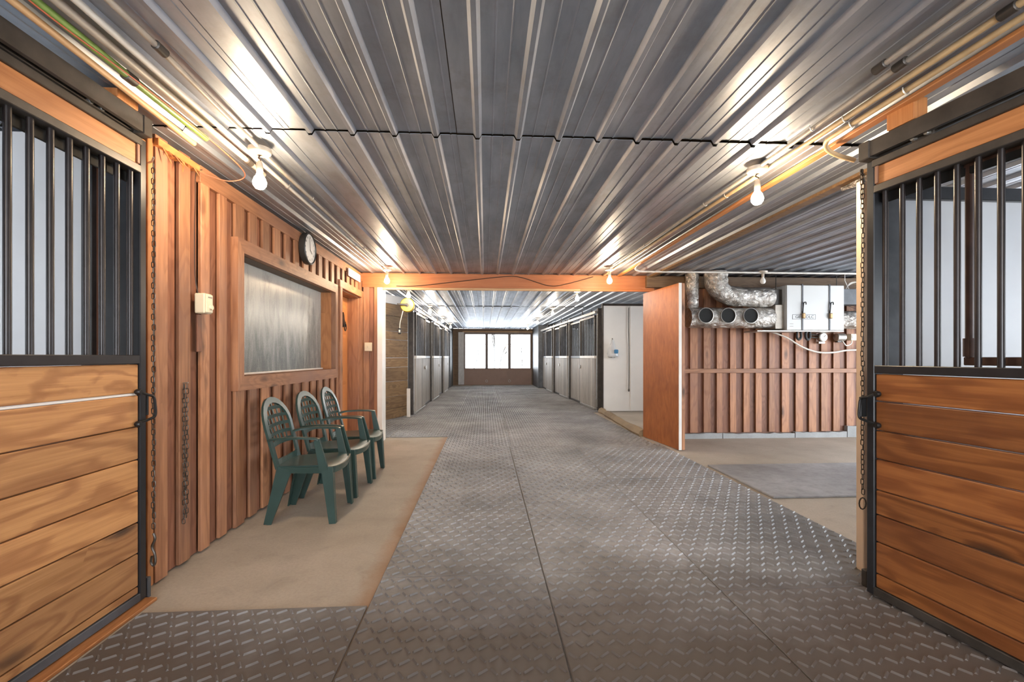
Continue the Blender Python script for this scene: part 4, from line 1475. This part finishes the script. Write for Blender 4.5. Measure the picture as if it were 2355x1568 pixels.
for (xa, xb, za, zb_) in ((X0 + .085, X0 + .435, Z0 + .155, Z0 + .159), (X0 + .085, X0 + .435, Z0 + .221, Z0 + .225), (X0 + .085, X0 + .089, Z0 + .155, Z0 + .225), (X0 + .431, X0 + .435, Z0 + .155, Z0 + .225)):
    bx('plate_border', xa, xb, Y0 - .0035, Y0 - .0026, za, zb_, 'ink', dr, 0)
for txt, x in (('GE', X0 + .165), ('OLC', X0 + .345)):
    me = text_mesh(txt, .062, .0006)
    me.materials.append(M['ink'])
    place('plate_lettering', me, (x, Y0 - .0034, Z0 + .189), dr, rot=(PI / 2, 0, 0))
for zz in (.05, .085):
    bx('small_print', X0 + .045, X0 + .10, Y0 - .0015, Y0 - .0004, Z0 + zz, Z0 + zz + .006, 'ink_grey', dr, 0)
for x in (X0 + .22, X0 + .355):
    mk('hanging_loop', MB().tube(curve([(x - .026, Y0 + .05, Z0 - .02), (x - .03, Y0 + .05, Z0 - .10), (x, Y0 + .05, Z0 - .135), (x + .03, Y0 + .05, Z0 - .10), (x + .026, Y0 + .05, Z0 - .02)]), .018, 8), 'ink', t, True)
for x in (X0 - .05, X1 + .02):
    mk('hanger_rod', MB().tube([(x, 6.5, Z1 - .1), (x, 6.5, H - .02)], .006, 6), 'worn_steel', t, True)
# gauges and cable on the wall below
t = thing('pressure_gauge', 'round chrome gauge on the siding below the white cabinet', 'gauge', (5.17, 6.72, 1.55))
mk('case', MB().lathe([(.055, .04), (.068, .02), (.068, -.04), (.06, -.045)], (0, 0, 0), 1, 20), 'zinc', t, True)
mk('dial', MB().lathe([(.057, -.05), (.057, -.046)], (0, 0, 0), 1, 20), 'clock_face', t)
mk('needle', MB().bar((0, -.053, 0), (.03, -.053, .03), (.004, .001)), 'ink', t)
for zz in (-.01, .03):
    mk('stub_pipe', MB().tube([(-.06, 0, zz), (-.17, 0, zz + .01)], .012, 6), 'worn_steel', t, True)
bx('mounting_lug', -.05, .05, -.01, .045, -.10, -.068, 'zinc', t)
t = thing('electric_motor', 'small chrome motor on the siding right of the round gauge', 'motor', (5.47, 6.72, 1.55))
mk('case', MB().lathe([(.05, -.07), (.06, -.065), (.06, .06), (.05, .065)], (0, 0, 0), 0, 16), 'zinc', t, True)
bx('mounting_lug', -.04, .04, 0, .05, -.08, -.055, 'worn_steel', t)
t = thing('junction_box', 'small pale junction box beside the chrome motor', 'box', (5.66, 6.72, 1.50))
bx('case', -.045, .045, -.04, .05, 0, .10, 'ivory_plastic', t, .004)
bx('cover', -.03, .03, -.046, -.041, .03, .085, 'zinc', t, .002)
mk('cable_end', MB().tube(curve([(0, 0, 0), (-.02, -.01, -.05), (-.09, -.01, -.08), (-.13, -.01, -.05), (-.16, 0, .0)]), .009, 6), 'wire_white', t, True)
tag(mk('sagging_cable', MB().tube(curve([(4.35, 6.70, 1.63), (4.6, 6.70, 1.54), (4.85, 6.71, 1.40), (5.1, 6.71, 1.32), (5.35, 6.71, 1.315), (5.6, 6.71, 1.35), (6.1, 6.71, 1.36)]), .013, 8), 'wire_white', smooth=True), 'pale cable sagging across the siding under the white cabinet', 'cable')
t = thing('wire_coil', 'loose coil of pale wire right of the white cabinet', 'wire')
for k in range(3):
    mk('loop', MB().tube([(5.48 + .11 * math.cos(a), 6.45 + .02 * k, 2.29 + .07 * math.sin(a + k * .3)) for a in [2 * PI * i / 16 for i in range(16)]], .005, 5, True, up=(0, 1, 0)), 'wire_white', t, True)
mk('tie', MB().tube([(5.37, 6.46, 2.30), (5.33, 6.46, 2.38), (5.33, 6.46, 2.47)], .005, 5), 'wire_white', t, True)
